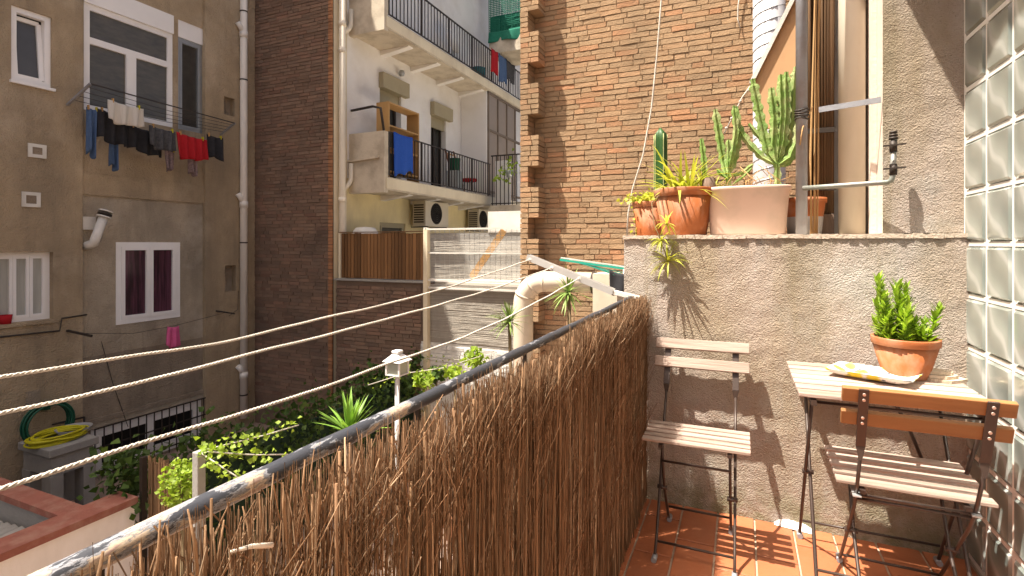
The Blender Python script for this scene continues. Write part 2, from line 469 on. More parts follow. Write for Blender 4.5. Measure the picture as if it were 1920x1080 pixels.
def lemon_print():
    m = bpy.data.materials.new('lemon print')
    m.use_nodes = True
    nt = m.node_tree; L = nt.links.new
    bs = nt.nodes["Principled BSDF"]; bs.inputs["Roughness"].default_value = .35
    tc = nt.nodes.new("ShaderNodeTexCoord")
    vo = nt.nodes.new("ShaderNodeTexVoronoi"); vo.inputs["Scale"].default_value = 15
    L(tc.outputs["Object"], vo.inputs["Vector"])
    rp = ramp(nt, [(0, (.85, .62, .02)), (.33, (.83, .68, .10)), (.40, (.84, .83, .78)), (1, (.84, .83, .78))])
    L(vo.outputs["Distance"], rp.inputs[0])
    v2 = nt.nodes.new("ShaderNodeTexVoronoi"); v2.inputs["Scale"].default_value = 34
    L(tc.outputs["Object"], v2.inputs["Vector"])
    r2 = ramp(nt, [(0, (1, 1, 1)), (.20, (1, 1, 1)), (.26, (0, 0, 0))])
    L(v2.outputs["Distance"], r2.inputs[0])
    n = nt.nodes.new("ShaderNodeTexNoise"); n.inputs["Scale"].default_value = 12; L(tc.outputs["Object"], n.inputs["Vector"])
    r3 = ramp(nt, [(.48, (0, 0, 0)), (.54, (1, 1, 1))]); L(n.outputs[0], r3.inputs[0])
    mm = nt.nodes.new("ShaderNodeMath"); mm.operation = 'MULTIPLY'; L(r2.outputs[0], mm.inputs[0]); L(r3.outputs[0], mm.inputs[1])
    mx = nt.nodes.new("ShaderNodeMix"); mx.data_type = 'RGBA'
    L(mm.outputs[0], mx.inputs[0]); L(rp.outputs[0], mx.inputs[6]); mx.inputs[7].default_value = (.10, .12, .15, 1)
    L(mx.outputs[2], bs.inputs["Base Color"])
    return m


def plaster(name, stops, stain, light, pit, dist=.013, vs=190, ns=115, k=1.0, foot=None, drip=None):
    """old render: pits, grains, blotches, run-off streaks; foot = (z, colour) of damp at the base, drip = (z, colour) of stains under a ledge"""
    m = bpy.data.materials.new(name)
    m.use_nodes = True
    nt = m.node_tree; L = nt.links.new
    bs = nt.nodes["Principled BSDF"]
    bs.inputs["Roughness"].default_value = .97
    bs.inputs["Specular IOR Level"].default_value = .15
    geo = nt.nodes.new("ShaderNodeNewGeometry")

    def noise(scale, detail=6, stretch=None, rough=.6):
        n = nt.nodes.new("ShaderNodeTexNoise")
        n.inputs["Scale"].default_value, n.inputs["Detail"].default_value, n.inputs["Roughness"].default_value = scale, detail, rough
        src = geo.outputs["Position"]
        if stretch:
            mp = nt.nodes.new("ShaderNodeMapping"); mp.inputs["Scale"].default_value = stretch
            L(src, mp.inputs[0]); src = mp.outputs[0]
        L(src, n.inputs["Vector"])
        return n.outputs[0]

    def mix(a, b, f):
        x = nt.nodes.new("ShaderNodeMix"); x.data_type = 'RGBA'
        for sock, v in ((0, f), (6, a), (7, b)):
            if hasattr(v, 'node'):
                L(v, x.inputs[sock])
            else:
                x.inputs[sock].default_value = v if sock == 0 else (*v, 1)
        return x.outputs[2]

    def rmp(v, *st):
        r = ramp(nt, list(st)); L(v, r.inputs[0]); return r.outputs[0]

    def g(v):
        return (v, v, v)

    def zmask(z_from, z_to, n_out, lo, hi, amt):
        sp = nt.nodes.new("ShaderNodeSeparateXYZ"); L(geo.outputs["Position"], sp.inputs[0])
        mr = nt.nodes.new("ShaderNodeMapRange")
        mr.inputs["From Min"].default_value, mr.inputs["From Max"].default_value = z_from, z_to
        L(sp.outputs[2], mr.inputs[0])
        mu = nt.nodes.new("ShaderNodeMath"); mu.operation = 'MULTIPLY'
        L(mr.outputs[0], mu.inputs[0]); L(rmp(n_out, (lo, g(0)), (hi, g(amt))), mu.inputs[1])
        return mu.outputs[0]
    base = rmp(noise(5 * k, 7, None, .66), (.3, stops[0]), (.5, stops[1]), (.7, stops[2]))
    base = mix(base, stain, rmp(noise(2.6 * k, 8, (1, 1, .30)), (.46, g(0)), (.66, g(.8))))
    base = mix(base, light, rmp(noise(2.1 * k, 8), (.50, g(0)), (.68, g(.7))))
    base = mix(base, stain, rmp(noise(9 * k, 6, (1, 1, .10)), (.56, g(0)), (.70, g(.6))))
    base = mix(base, pit, rmp(noise(120 * (k if k > .6 else .45), 3), (.60, g(0)), (.74, g(.6))))
    if foot:
        base = mix(base, foot[1], zmask(foot[0] + .24, foot[0], noise(9, 7), .38, .58, .85))
    if drip:
        base = mix(base, drip[1], zmask(drip[0] - .75, drip[0] - .05, noise(4.5, 7, (1, 1, .12)), .50, .64, .75))
    L(base, bs.inputs["Base Color"])
    vo = nt.nodes.new("ShaderNodeTexVoronoi"); vo.inputs["Scale"].default_value = vs
    vo.feature = 'SMOOTH_F1'
    L(geo.outputs["Position"], vo.inputs["Vector"])
    sm = nt.nodes.new("ShaderNodeMath"); sm.operation = 'MULTIPLY_ADD'; sm.inputs[1].default_value = -.55
    L(vo.outputs["Distance"], sm.inputs[0]); L(noise(ns, 5, None, .72), sm.inputs[2])
    s2 = nt.nodes.new("ShaderNodeMath"); s2.operation = 'MULTIPLY_ADD'; s2.inputs[1].default_value = 1.6
    L(noise(14 * k, 4), s2.inputs[0]); L(sm.outputs[0], s2.inputs[2])
    bp = nt.nodes.new("ShaderNodeBump"); bp.inputs["Strength"].default_value = 1.0; bp.inputs["Distance"].default_value = dist
    L(s2.outputs[0], bp.inputs["Height"]); L(bp.outputs[0], bs.inputs["Normal"])
    return m


MAT['rough'] = plaster('roughcast', [(.405, .345, .30), (.46, .385, .335), (.40, .37, .335)], (.35, .28, .19), (.55, .52, .48), (.17, .135, .10),
                       foot=(FLOOR, (.20, .19, .10)), drip=(.04, (.27, .225, .15)))
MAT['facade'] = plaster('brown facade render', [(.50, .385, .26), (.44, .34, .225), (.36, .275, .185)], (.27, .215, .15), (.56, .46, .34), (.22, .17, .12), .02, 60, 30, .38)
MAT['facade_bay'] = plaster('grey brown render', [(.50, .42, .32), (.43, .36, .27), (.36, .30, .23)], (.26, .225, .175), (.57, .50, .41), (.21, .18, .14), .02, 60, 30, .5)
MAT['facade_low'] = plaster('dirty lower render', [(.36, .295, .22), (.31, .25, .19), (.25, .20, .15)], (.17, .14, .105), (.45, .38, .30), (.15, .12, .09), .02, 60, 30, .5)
MAT['rail'] = flaking_paint()
MAT['glass_block'] = glass_block_mat()
MAT['lemon'] = lemon_print()


# ------------------------------------------------------------------ shared shapes
def holed(mb, axis, c, a0, a1, z0, z1, holes, d):
    """sheet on X = c (axis 'x', faces +X) or Y = c (axis 'y', faces -Y) with openings that have reveals d deep"""
    def pt(a, z, off=0.0):
        return (c - off, a, z) if axis == 'x' else (a, c + off, z)
    As = sorted({a0, a1, *[h[0] for h in holes], *[h[1] for h in holes]})
    Zs = sorted({z0, z1, *[h[2] for h in holes], *[h[3] for h in holes]})
    As = [a for a in As if a0 <= a <= a1]; Zs = [z for z in Zs if z0 <= z <= z1]
    for i in range(len(As) - 1):
        for j in range(len(Zs) - 1):
            am, zm = (As[i] + As[i + 1]) / 2, (Zs[j] + Zs[j + 1]) / 2
            if any(h[0] < am < h[1] and h[2] < zm < h[3] for h in holes):
                continue
            mb.quad(pt(As[i], Zs[j]), pt(As[i + 1], Zs[j]), pt(As[i + 1], Zs[j + 1]), pt(As[i], Zs[j + 1]))
    for h in holes:
        q = [(h[0], h[2]), (h[1], h[2]), (h[1], h[3]), (h[0], h[3])]
        for k in range(4):
            p, r = q[k], q[(k + 1) % 4]
            mb.quad(pt(*p), pt(*r), pt(r[0], r[1], d), pt(p[0], p[1], d))
    return mb


def brick_verts(w, h, d, rnd, j):
    """a worn brick: 3 stations along x, back at y = 0, face at y = -d"""
    vs = []
    for i, x in enumerate((0, w * rnd.uniform(.35, .65), w)):
        for (y, z) in ((0, 0), (-d, 0), (-d, h), (0, h)):
            vs.append((x + rnd.uniform(-j, j), y + (rnd.uniform(-j, j) * .35 if y else 0), z + rnd.uniform(-j, j) * .8))
    fs = [(0, 1, 2, 3), (11, 10, 9, 8)]
    for i in (0, 4):
        fs += [(i, i + 4, i + 5, i + 1), (i + 1, i + 5, i + 6, i + 2), (i + 2, i + 6, i + 7, i + 3), (i + 3, i + 7, i + 4, i)]
    return vs, fs


def brick_rows(x0, x1, z0, z1, course, length, joint, rnd, skip=None):
    out = []
    n = int((z1 - z0) / course)
    for r in range(n):
        z = z0 + r * course
        x = x0 - rnd.uniform(0, length)
        while x < x1:
            w = length * rnd.choice((1, 1, 1, .5, .8, 1.1)) * rnd.uniform(.92, 1.08)
            a, b = max(x, x0), min(x + w, x1)
            if b - a > 0.03 and not (skip and skip((a + b) / 2, z + course / 2)):
                out.append((a + joint / 2, b - joint / 2, z + joint / 2, z + course - joint / 2))
            x += w
    return out


def lay_bricks(parent, bricks, Y, proud, mat, n_single, rnd, jit=.0035, name='brick', rest='bricks_beyond', spread=.006):
    """the n_single bricks nearest the eye as parts, the others joined"""
    vis = [b for b in bricks]
    vis.sort(key=lambda b: depth(((b[0] + b[1]) / 2, Y, 0)) + 0.25 * abs((b[2] + b[3]) / 2 - .6))
    protos = []
    for k in range(10):
        v, f = brick_verts(1.0, 1.0, 1.0, rnd, 0)
        # jitter in unit space, given a typical brick
        v = [(x + rnd.uniform(-.012, .012), y + (rnd.uniform(-.18, .15) if y else 0), z + rnd.uniform(-.06, .06)) for x, y, z in v]
        protos.append(MB().add(v, f).mesh(name, mat))
    big = MB()
    for i, (a, b, z0, z1) in enumerate(vis):
        d = proud + rnd.uniform(-spread, spread)
        if i < n_single:
            o = obj(name, rnd.choice(protos), parent)
            o.location = (a, Y, z0)
            o.scale = (b - a, d, z1 - z0)
            o.rotation_euler = (0, rnd.uniform(-.012, .012), rnd.uniform(-.008, .008))
        else:
            v, f = brick_verts(b - a, z1 - z0, d, rnd, jit)
            big.add([(x + a, y + Y, z + z0) for x, y, z in v], f)
    if big.v:
        tag(big.build(rest, mat, parent), kind='stuff')


def leaf_cloud(mb, pts, size, rnd, up=.3):
    """pairs of folded leaf faces at the given points"""
    for p in pts:
        p = Vector(p)
        n = Vector((rnd.gauss(0, 1), rnd.gauss(0, 1), rnd.gauss(up, 1)))
        if n.length < .1:
            continue
        n.normalize()
        t = n.cross(Vector((rnd.gauss(0, 1), rnd.gauss(0, 1), rnd.gauss(-.4, 1))))
        if t.length < .05:
            continue
        t.normalize()
        b = n.cross(t)
        s = size * rnd.uniform(.6, 1.3)
        tip, mid = p + t * s, p + t * s * .4
        mb.add([p, mid + b * s * .48 + n * s * .15, tip, mid - b * s * .48 + n * s * .15], [(0, 1, 2), (0, 2, 3)], True)


def blade(mb, base, direction, length, width, droop, n=5, fold=.25):
    """a strap leaf that leaves base along direction and bends down by droop"""
    p = Vector(base); d = Vector(direction).normalized()
    side = d.cross(Vector((0, 0, 1)))
    if side.length < .05:
        side = Vector((random.gauss(0, 1), random.gauss(0, 1), 0))
    side.normalize()
    vs, fs = [], []
    for i in range(n + 1):
        t = i / n
        w = width * (1 - t ** 2.2) * (.55 + .45 * min(1, t * 4)) / 2
        nrm = side.cross(d)
        vs += [p - side * w + nrm * w * fold, p + Vector((0, 0, 0)), p + side * w + nrm * w * fold]
        d = (d + Vector((0, 0, -droop / n))).normalized()
        p = p + d * (length / n)
    for i in range(n):
        a = i * 3
        fs += [(a, a + 1, a + 4, a + 3), (a + 1, a + 2, a + 5, a + 4)]
    mb.add(vs, fs, True)


def rosette(mb, c, n, length, width, droop, rnd, up=(.1, 1.2), ln=(.7, 1.1)):
    for k in range(n):
        a = rnd.uniform(0, 2 * math.pi)
        e = rnd.uniform(*up)
        d = Vector((math.cos(a) * math.cos(e), math.sin(a) * math.cos(e), math.sin(e)))
        blade(mb, Vector(c) + d * .01, d, length * rnd.uniform(*ln), width * rnd.uniform(.8, 1.2), droop * rnd.uniform(.6, 1.4))


def sheet(mb, a, b, drop, rnd, waves=3, amp=.02, thick=.008, taper=(0, 0), nx=10, nz=8, axis=Vector((1, 0, 0))):
    """hanging cloth: top edge a-b, falls by drop, folds along axis"""
    a, b = Vector(a), Vector(b)
    ph = rnd.uniform(0, 6)
    rows = []
    for j in range(nz + 1):
        t = j / nz
        for i in range(nx + 1):
            s = i / nx
            ss = s + taper[0] * t * (1 - s) - taper[1] * t * s
            p = a.lerp(b, ss) + Vector((0, 0, -drop * t * (1 + .07 * math.sin(ph + 5 * s) + .05 * math.sin(2 * ph + 11 * s)) - .02 * math.sin(math.pi * s) * (1 - t)))
            p += axis * (amp * (.4 + t) * math.sin(ph + waves * 2 * math.pi * s + t))
            rows.append(p)
    W = nx + 1
    n = len(rows)
    vs = rows + [p - axis * thick for p in rows]
    fs = []
    for j in range(nz):
        for i in range(nx):
            k = j * W + i
            fs.append((k, k + 1, k + W + 1, k + W))
            fs.append((n + k, n + k + W, n + k + W + 1, n + k + 1))
    edge = [i for i in range(W)] + [j * W + nx for j in range(1, nz + 1)] + [nz * W + i for i in range(nx - 1, -1, -1)] + [j * W for j in range(nz - 1, 0, -1)]
    for i, e in enumerate(edge):
        e2 = edge[(i + 1) % len(edge)]
        fs.append((e, n + e, n + e2, e2))
    mb.add(vs, fs, True)


# ================================================================== SETTING
g = MB().box(-9.2, 6, -6, 20, GROUND - .3, GROUND)
tag(g.build('courtyard_ground', MAT['court']), kind='structure')

# balcony floor: terracotta tiles 15 x 30 in a running bond
bf = MB().box(-.52, XG + .02, -2.6, YW + .02, FLOOR - .16, FLOOR - .006).build('balcony_floor', MAT['grout'])
tag(bf, kind='structure')
tile_me = []
for k in range(5):
    t = MB()
    w, l, h, c = .1425, .2925, .014, .0022
    z = [rn * .0012 for rn in (random.random(), random.random(), random.random(), random.random())]
    t.add([(0, 0, -h), (w, 0, -h), (w, l, -h), (0, l, -h), (0, 0, -c), (w, 0, -c), (w, l, -c), (0, l, -c),
           (c, c, z[0]), (w - c, c, z[1]), (w - c, l - c, z[2]), (c, l - c, z[3])],
          [(0, 1, 5, 4), (1, 2, 6, 5), (2, 3, 7, 6), (3, 0, 4, 7), (4, 5, 9, 8), (5, 6, 10, 9), (6, 7, 11, 10), (7, 4, 8, 11), (8, 9, 10, 11)])
    tile_me.append(t.mesh('tile', MAT['tile']))
for i in range(9):
    x = -.547 + .15 * i
    for j in range(-7, 9):
        y = 2.266 + .3 * (j - (.5 if i % 2 else 0)) + .0
        if y + .15 > YW + .12 or y < -2.5:
            continue
        o = obj('tile', random.choice(tile_me), bf)
        o.location = (x + .0037, y, FLOOR + random.uniform(-.001, .001))

# ------------------------------------------------------------------ roughcast end wall (low part, pier above it)
ew = thing('roughcast_wall', 'grey pink roughcast wall with flat ledge at the end of the balcony', 'wall', (0, YW, FLOOR))


def rough_sheet(mb, x0, x1, z0, z1, Y, rnd):
    nx, nz = int((x1 - x0) / .03), int((z1 - z0) / .03)
    vs, fs = [], []
    for j in range(nz + 1):
        for i in range(nx + 1):
            e = 0 if i in (0, nx) or j in (0, nz) else rnd.uniform(-.004, .003)
            vs.append((x0 + (x1 - x0) * i / nx, Y + e, z0 + (z1 - z0) * j / nz))
    for j in range(nz):
        for i in range(nx):
            k = j * (nx + 1) + i
            fs.append((k, k + 1, k + nx + 2, k + nx + 1))
    mb.add(vs, fs, True)


rr = random.Random(3)
w = MB()
LEDGE = .043
X0W = -.525
rough_sheet(w, X0W, XG + .1, GROUND, LEDGE - .012, YW, rr)
w.box(X0W + .001, XG + .1, YW + .02, 3.25, GROUND, LEDGE - .014)
w.quad((X0W, YW, GROUND), (X0W, YW + .03, GROUND), (X0W, YW + .03, LEDGE - .012), (X0W, YW, LEDGE - .012))
w.build('low_wall', MAT['rough'], ew)
lg = MB()
n = 44
for i in range(n):                                   # worn cement ledge
    a, b = X0W - .004 + (XG + .08 - X0W) * i / n, X0W - .004 + (XG + .08 - X0W) * (i + 1) / n
    lg.box(a, b, YW - .008 + rr.uniform(-.004, .004), 3.26, LEDGE - .016 + rr.uniform(-.004, 0), LEDGE + rr.uniform(-.002, .002))
lg.build('ledge', MAT['coping'], ew)
w = MB()
XP = .537
rough_sheet(w, XP, XG + .1, LEDGE + .003, 2.6, YW + .045, rr)
w.build('pier', MAT['rough'], ew)
w = MB()
w.box(XP + .004, XG + .3, YW + .06, 3.1, LEDGE + .003, 2.6)
w.build('pier_side', MAT['reveal'], ew)
w = MB()
for yy, dx, ww in ((YW + .16, .02, .022), (YW + .21, .012, .03)):
    w.box(XP - dx, XP + .003, yy, yy + ww, LEDGE + .003, 2.6)
w.build('trim_strip', MAT['reveal'], ew)

# ------------------------------------------------------------------ glass block wall and own house
gw = thing('glass_block_wall', 'wall of wavy pale green glass blocks beside the table', 'wall', (XG, 2.2, FLOOR))
blk = MB()
b, d, e = .0915, .04, .012
blk.add([(0, -b, -b), (0, b, -b), (0, b, b), (0, -b, b), (-.012, -b + e, -b + e), (-.012, b - e, -b + e), (-.012, b - e, b - e), (-.012, -b + e, b - e),
         (.07, -b, -b), (.07, b, -b), (.07, b, b), (.07, -b, b)],
        [(0, 1, 5, 4), (1, 2, 6, 5), (2, 3, 7, 6), (3, 0, 4, 7), (4, 5, 6, 7), (8, 11, 10, 9), (0, 8, 9, 1), (1, 9, 10, 2), (2, 10, 11, 3), (3, 11, 8, 0)])
blk_me = blk.mesh('glass_block', MAT['glass_block'])
Z0B = LEDGE - .042 - 7 * .2                     # a joint lies at the eye's height
GY0 = YW + .035 - .2 * 8
for i in range(8):
    for j in range(0, 17):
        zc = Z0B + .1 + .2 * j
        if zc < FLOOR + .06:
            continue
        o = obj('glass_block', blk_me, gw)
        o.location = (XG, YW + .035 - .1 - .2 * i, zc)
mo = MB()
for i in range(9):
    y = YW + .035 - .2 * i
    mo.box(XG - .006, XG + .08, y - .0085, y + .0085, FLOOR - .01, 2.0)
for j in range(0, 18):
    z = Z0B + .2 * j
    if z > FLOOR:
        mo.box(XG - .0057, XG + .0795, GY0 + .001, YW + .034, z - .0085, z + .0085)
mo.build('mortar', M('white mortar', (.78, .75, .70), (.70, .67, .62), 20, .9), gw)
MB().box(XG + .0, XG + .078, GY0 + .002, YW + .033, FLOOR - .01, Z0B + .2 * 2 - .2 + .0).build('plinth', MAT['house'], gw)

hs = thing('own_house', 'plastered house wall with overhanging slab at the right edge', 'building', (XG, 0, FLOOR))
h = MB()
h.box(XG + .012, XG + .3, -5, GY0, GROUND, 2.0)
h.box(XG + .09, 4, -5, YW + .3, 2.0, 5)
h.build('wall', MAT['house'], hs)
MB().box(XG + .45, XG + .5, GY0 - .3, YW + .2, FLOOR, 2.0).build('inner_wall', MAT['bwhite'], hs)
s = MB()
s.prism([(.23, 2.75, 1.9), (.39, 1.9, 1.9), (.39, -5, 1.9), (XG + .5, -5, 1.9), (XG + .5, 2.75, 1.9)], (0, 0, .2))
s.build('overhang_slab', MAT['house'], hs)

# ------------------------------------------------------------------ sunlit brick wall with toothed corner
rb = random.Random(11)
bw = thing('brick_wall', 'sunlit sandy brick wall with toothed corner behind the planters', 'wall', (0, YB, GROUND))
XC = at(975, 400, Y=YB - .25).x
XQ = at(1010, 400, Y=YB - .25).x
XN = at(990, 400, Y=YB - .25).x
MB().box(XC + .02, 3.2, YB + .0, YB + .4, GROUND, 5.2).build('mortar_bed', MAT['mortar_sun'], bw)
MB().box(XC + .015, XN - .012, YB - .23, YB + .01, GROUND, 5.2).build('corner_bed', MAT['mortar_sun'], bw)
CR = .0655
zr0 = 1.38 - CR * 60
rows = brick_rows(XN - .005, 2.3, zr0, 3.9, CR, .27, .011, rb)
lay_bricks(bw, rows, YB + .002, .012, MAT['brick_sun'], 300, rb, jit=.0042, spread=.004)
cb = MB()
for r in range(int((4.0 - zr0) / CR)):
    z = zr0 + r * CR
    notch = (r % 10) < 4
    ends = [XC, XN] if notch else [XC, XQ]
    cuts = [ends[0]] + ([rb.uniform(.35, .65) * (ends[1] - ends[0]) + ends[0]] if not notch else []) + [ends[1]]
    for a, b_ in zip(cuts[:-1], cuts[1:]):
        v, f = brick_verts(b_ - a - .008, CR - .010, .26, rb, .004)
        o = MB().add([(x + a + .004, y + YB + .01, q + z + .005) for x, y, q in v], f).build('corner_brick', MAT['brick_sun'], bw)

# ------------------------------------------------------------------ facade across the courtyard
fb = thing('apartment_building', 'shaded brown rendered apartment building with white windows', 'building', (XL, 4, GROUND))


def fx(px, py, X=XL):
    p = at(px, py, X=X)
    return p.y, p.z


def rect(tl, br, X=XL):
    (y0, z1), (y1, z0) = fx(*tl, X), fx(*br, X)
    return (y0, y1, z0, z1)


XBAY = XL - .07
YBL, YBR = fx(155, 460)[0], fx(385, 460)[0]
wa = rect((21, 8), (97, 166)); wb = rect((-12, 474), (100, 598))
yA, zA = fx(157, 205, XBAY); yB_, zB_ = fx(325, 30, XBAY)
wbig = (yA, yB_, zA, zB_)
yA, zA = fx(333, 240, XBAY); yB_, zB_ = fx(381, 50, XBAY)
wnar = (yA + .01, yB_, wbig[2], wbig[3] - .02)
wc = rect((217, 454), (337, 594), XBAY)
yb0, zb0 = fx(170, 897, XBAY); yb1, zb1 = fx(398, 741, XBAY)
wbas = (yb0, YBR - .02, zb0, zb1)
n1, n2 = rect((420, 180), (440, 219)), rect((422, 498), (443, 545))
holed(MB(), 'x', XL, -6, YBL, GROUND, ROOF, [wa, wb], .16).quad((XL, YBL, GROUND), (XBAY, YBL, GROUND), (XBAY, YBL, ROOF), (XL, YBL, ROOF)).build('left_wall', MAT['facade'], fb)
ZSPLIT = fx(155, 365, XBAY)[1]
ZS2 = fx(250, 655, XBAY)[1]
holed(MB(), 'x', XBAY, YBL, YBR, ZSPLIT, ROOF, [wbig, wnar], .12).build('bay_wall', MAT['facade'], fb)
holed(MB(), 'x', XBAY, YBL, YBR, ZS2, ZSPLIT, [wc], .12).build('lower_bay_wall', MAT['facade_bay'], fb)
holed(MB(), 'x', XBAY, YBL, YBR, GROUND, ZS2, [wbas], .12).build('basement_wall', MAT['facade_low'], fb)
holed(MB(), 'x', XL, YBR, YD + .05, GROUND, ROOF, [n1, n2], .12).quad((XBAY, YBR, GROUND), (XL, YBR, GROUND), (XL, YBR, ROOF), (XBAY, YBR, ROOF)).build('right_wall', MAT['facade'], fb)
core = MB().box(-16, XL - .30, -6, YD + .02, GROUND, ROOF - .05)
core.build('black_core', MAT['black'], fb)  # black core added behind the windows to paint the rooms unlit
MB().box(-16, XL + .12, -6, YD + .04, ROOF + .001, ROOF + .25).build('roof_edge', MAT['facade'], fb)
for nb_ in (n1, n2):
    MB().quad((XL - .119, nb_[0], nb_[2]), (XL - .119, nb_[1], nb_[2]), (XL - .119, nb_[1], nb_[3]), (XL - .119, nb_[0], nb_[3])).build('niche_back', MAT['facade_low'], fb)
# string courses
zc1, zc2 = fx(155, 324, XBAY)[1], ZSPLIT
MB().box(XBAY - .02, XBAY + .035, YBL, YBR, zc2 + .002, zc1).build('string_course', MAT['facade'], fb)
zl = fx(160, 792, XBAY)[1]
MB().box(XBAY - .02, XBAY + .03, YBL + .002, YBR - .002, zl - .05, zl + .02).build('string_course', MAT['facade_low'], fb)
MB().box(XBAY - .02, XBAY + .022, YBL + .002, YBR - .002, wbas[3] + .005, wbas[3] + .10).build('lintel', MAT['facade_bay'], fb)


def win(parent, r, X, nc=2, fw=.06, pane='dark_glass', recess=.04, sub=None, mat='white_pvc'):
    """frame flush-ish with the wall, casements and panes"""
    y0, y1, z0, z1 = r
    xf = X - recess
    f = MB()
    f.box(xf - .06, xf, y0, y1, z0, z0 + fw); f.box(xf - .06, xf, y0, y1, z1 - fw, z1)
    f.box(xf - .059, xf - .001, y0, y0 + fw, z0 + fw, z1 - fw); f.box(xf - .059, xf - .001, y1 - fw, y1, z0 + fw, z1 - fw)
    o = f.build('window', MAT[mat], parent)
    iw = (y1 - y0 - 2 * fw) / nc
    for k in range(nc):
        a, b = y0 + fw + k * iw, y0 + fw + (k + 1) * iw
        c = MB()
        cw = fw * .75
        zz0, zz1 = z0 + fw, z1 - fw
        c.box(xf - .05, xf + .008, a + .002, b - .002, zz0, zz0 + cw); c.box(xf - .05, xf + .008, a + .002, b - .002, zz1 - cw, zz1)
        c.box(xf - .049, xf + .007, a + .002, a + cw, zz0 + cw, zz1 - cw); c.box(xf - .049, xf + .007, b - cw, b - .002, zz0 + cw, zz1 - cw)
        c.build('casement', MAT[mat], o)
        MB().quad((xf - .03, a + cw, zz0 + cw), (xf - .03, b - cw, zz0 + cw), (xf - .03, b - cw, zz1 - cw), (xf - .03, a + cw, zz1 - cw)).build('pane', MAT[pane], o)
    return o


# tilted small window, top left
o = MB()
y0, y1, z0, z1 = wa
o.box(XL - .12, XL - .03, y0, y1, z0, z0 + .07); o.box(XL - .12, XL - .03, y0, y1, z1 - .07, z1)
o.box(XL - .12, XL - .031, y0, y0 + .07, z0 + .07, z1 - .07); o.box(XL - .12, XL - .031, y1 - .07, y1, z0 + .07, z1 - .07)
o = o.build('window', MAT['white_pvc'], fb)
yy0, yy1 = y0 + .06, y1 - .10
ct = MB()
for a, b in (((yy0, z0 + .08), (yy1, z0 + .08)), ((yy0, z1 - .12), (yy1, z1 - .12)), ((yy0, z0 + .08), (yy0, z1 - .12)), ((yy1, z0 + .08), (yy1, z1 - .12))):
    da = .0 + .10 * (a[1] - z0) / (z1 - z0); db = .10 * (b[1] - z0) / (z1 - z0)
    ct.bar((XL - .05 - da, a[0], a[1]), (XL - .05 - db, b[0], b[1]), .055, .05, (1, 0, 0))
ct.build('casement', MAT['white_pvc'], o)
MB().quad((XL - .06, yy0, z0 + .1), (XL - .06, yy1, z0 + .1), (XL - .15, yy1, z1 - .13), (XL - .15, yy0, z1 - .13)).build('pane', M('grey pane', (.10, .10, .10), (.08, .08, .08), 4, .25, spec=.5), o)
MB().box(XL - .02, XL + .04, y0 - .02, y1 + .03, z0 - .04, z0 - .002).build('sill', MAT['white_pvc'], o)
# big window with roller box and transom
y0, y1, z0, z1 = wbig
ztr = fx(165, 55, XBAY)[1]
zbx = fx(165, 2, XBAY)[1]
big = win(fb, (y0, y1, z0, z1 - .32), XBAY, 1, .09, 'blind', .02)
for ch in list(big.children):
    bpy.data.objects.remove(ch)
MB().box(XBAY - .10, XBAY + .015, y0, y1, z1 - .318, z1).build('shutter_box', MAT['white_pvc'], big)
zt = z0 + (z1 - .32 - z0) * .66
MB().box(XBAY - .075, XBAY - .012, y0 + .09, y1 - .09, zt - .05, zt + .05).build('transom', MAT['white_pvc'], big)
ym = (y0 + y1) / 2
MB().box(XBAY - .075, XBAY - .010, ym - .075, ym + .075, z0 + .09, zt - .05).build('mullion', MAT['white_pvc'], big)
for a, b, c, d_ in ((y0 + .09, ym - .075, z0 + .09, zt - .05), (ym + .075, y1 - .09, z0 + .09, zt - .05), (y0 + .09, y1 - .09, zt + .05, z1 - .41)):
    MB().quad((XBAY - .05, a, c), (XBAY - .05, b, c), (XBAY - .05, b, d_), (XBAY - .05, a, d_)).build('pane', MAT['blind'], big)
y0, y1, z0, z1 = wnar
nar = win(fb, (y0, y1, z0, z1 - .30), XBAY, 1, .05, 'dark_glass', .03, mat='galv')
MB().box(XBAY - .10, XBAY - .01, y0, y1, z1 - .298, z1).build('shutter_box', MAT['white_pvc'], nar)
win(fb, wc, XBAY, 2, .075, 'curtain', -.01)
# sliding window, left edge
o = win(fb, (wb[0], wb[1] - .002, wb[2] + .002, wb[3]), XL, 3, .05, 'white_curtain', .09)
MB().box(XL - .12, XL + .03, wb[0] - .03, wb[1] + .02, wb[2] - .05, wb[2] - .002).build('sill', MAT['facade'], o)
# vents
for tl, br in (((52, 268), (86, 298)), ((40, 359), (75, 389))):
    y0, y1, z0, z1 = rect(tl, br)
    v = MB()
    t = .045
    v.box(XL - .0, XL + .02, y0, y1, z0, z0 + t); v.box(XL, XL + .02, y0, y1, z1 - t, z1)
    v.box(XL, XL + .019, y0, y0 + t, z0 + t, z1 - t); v.box(XL, XL + .019, y1 - t, y1, z0 + t, z1 - t)
    v = v.build('vent', MAT['white_paint'], fb)
    gml = MB()
    for k in range(4):
        z = z0 + t + (z1 - z0 - 2 * t) * (k + .5) / 4
        gml.obox((XL + .006, (y0 + y1) / 2, z), (.006, 0, -.006), (0, (y1 - y0) / 2 - t, 0), (.001, 0, .012))
    gml.build('louvre', MAT['facade_low'], v)
    MB().box(XL, XL + .002, y0 + t, y1 - t, z0 + t, z1 - t).build('vent_shade_sheet', MAT['black'], v)  # black sheet painted for the shade behind the louvres, nothing is cut
y0, y1, z0, z1 = rect((152, 406), (176, 431), XBAY)
MB().box(XBAY, XBAY + .05, y0, y1, z0, z1).build('vent', MAT['white_paint'], fb)
y0, y1, z0, z1 = rect((48, 735), (75, 760))
MB().box(XL, XL + .012, y0, y1, z0, z1).build('vent', MAT['facade_low'], fb)
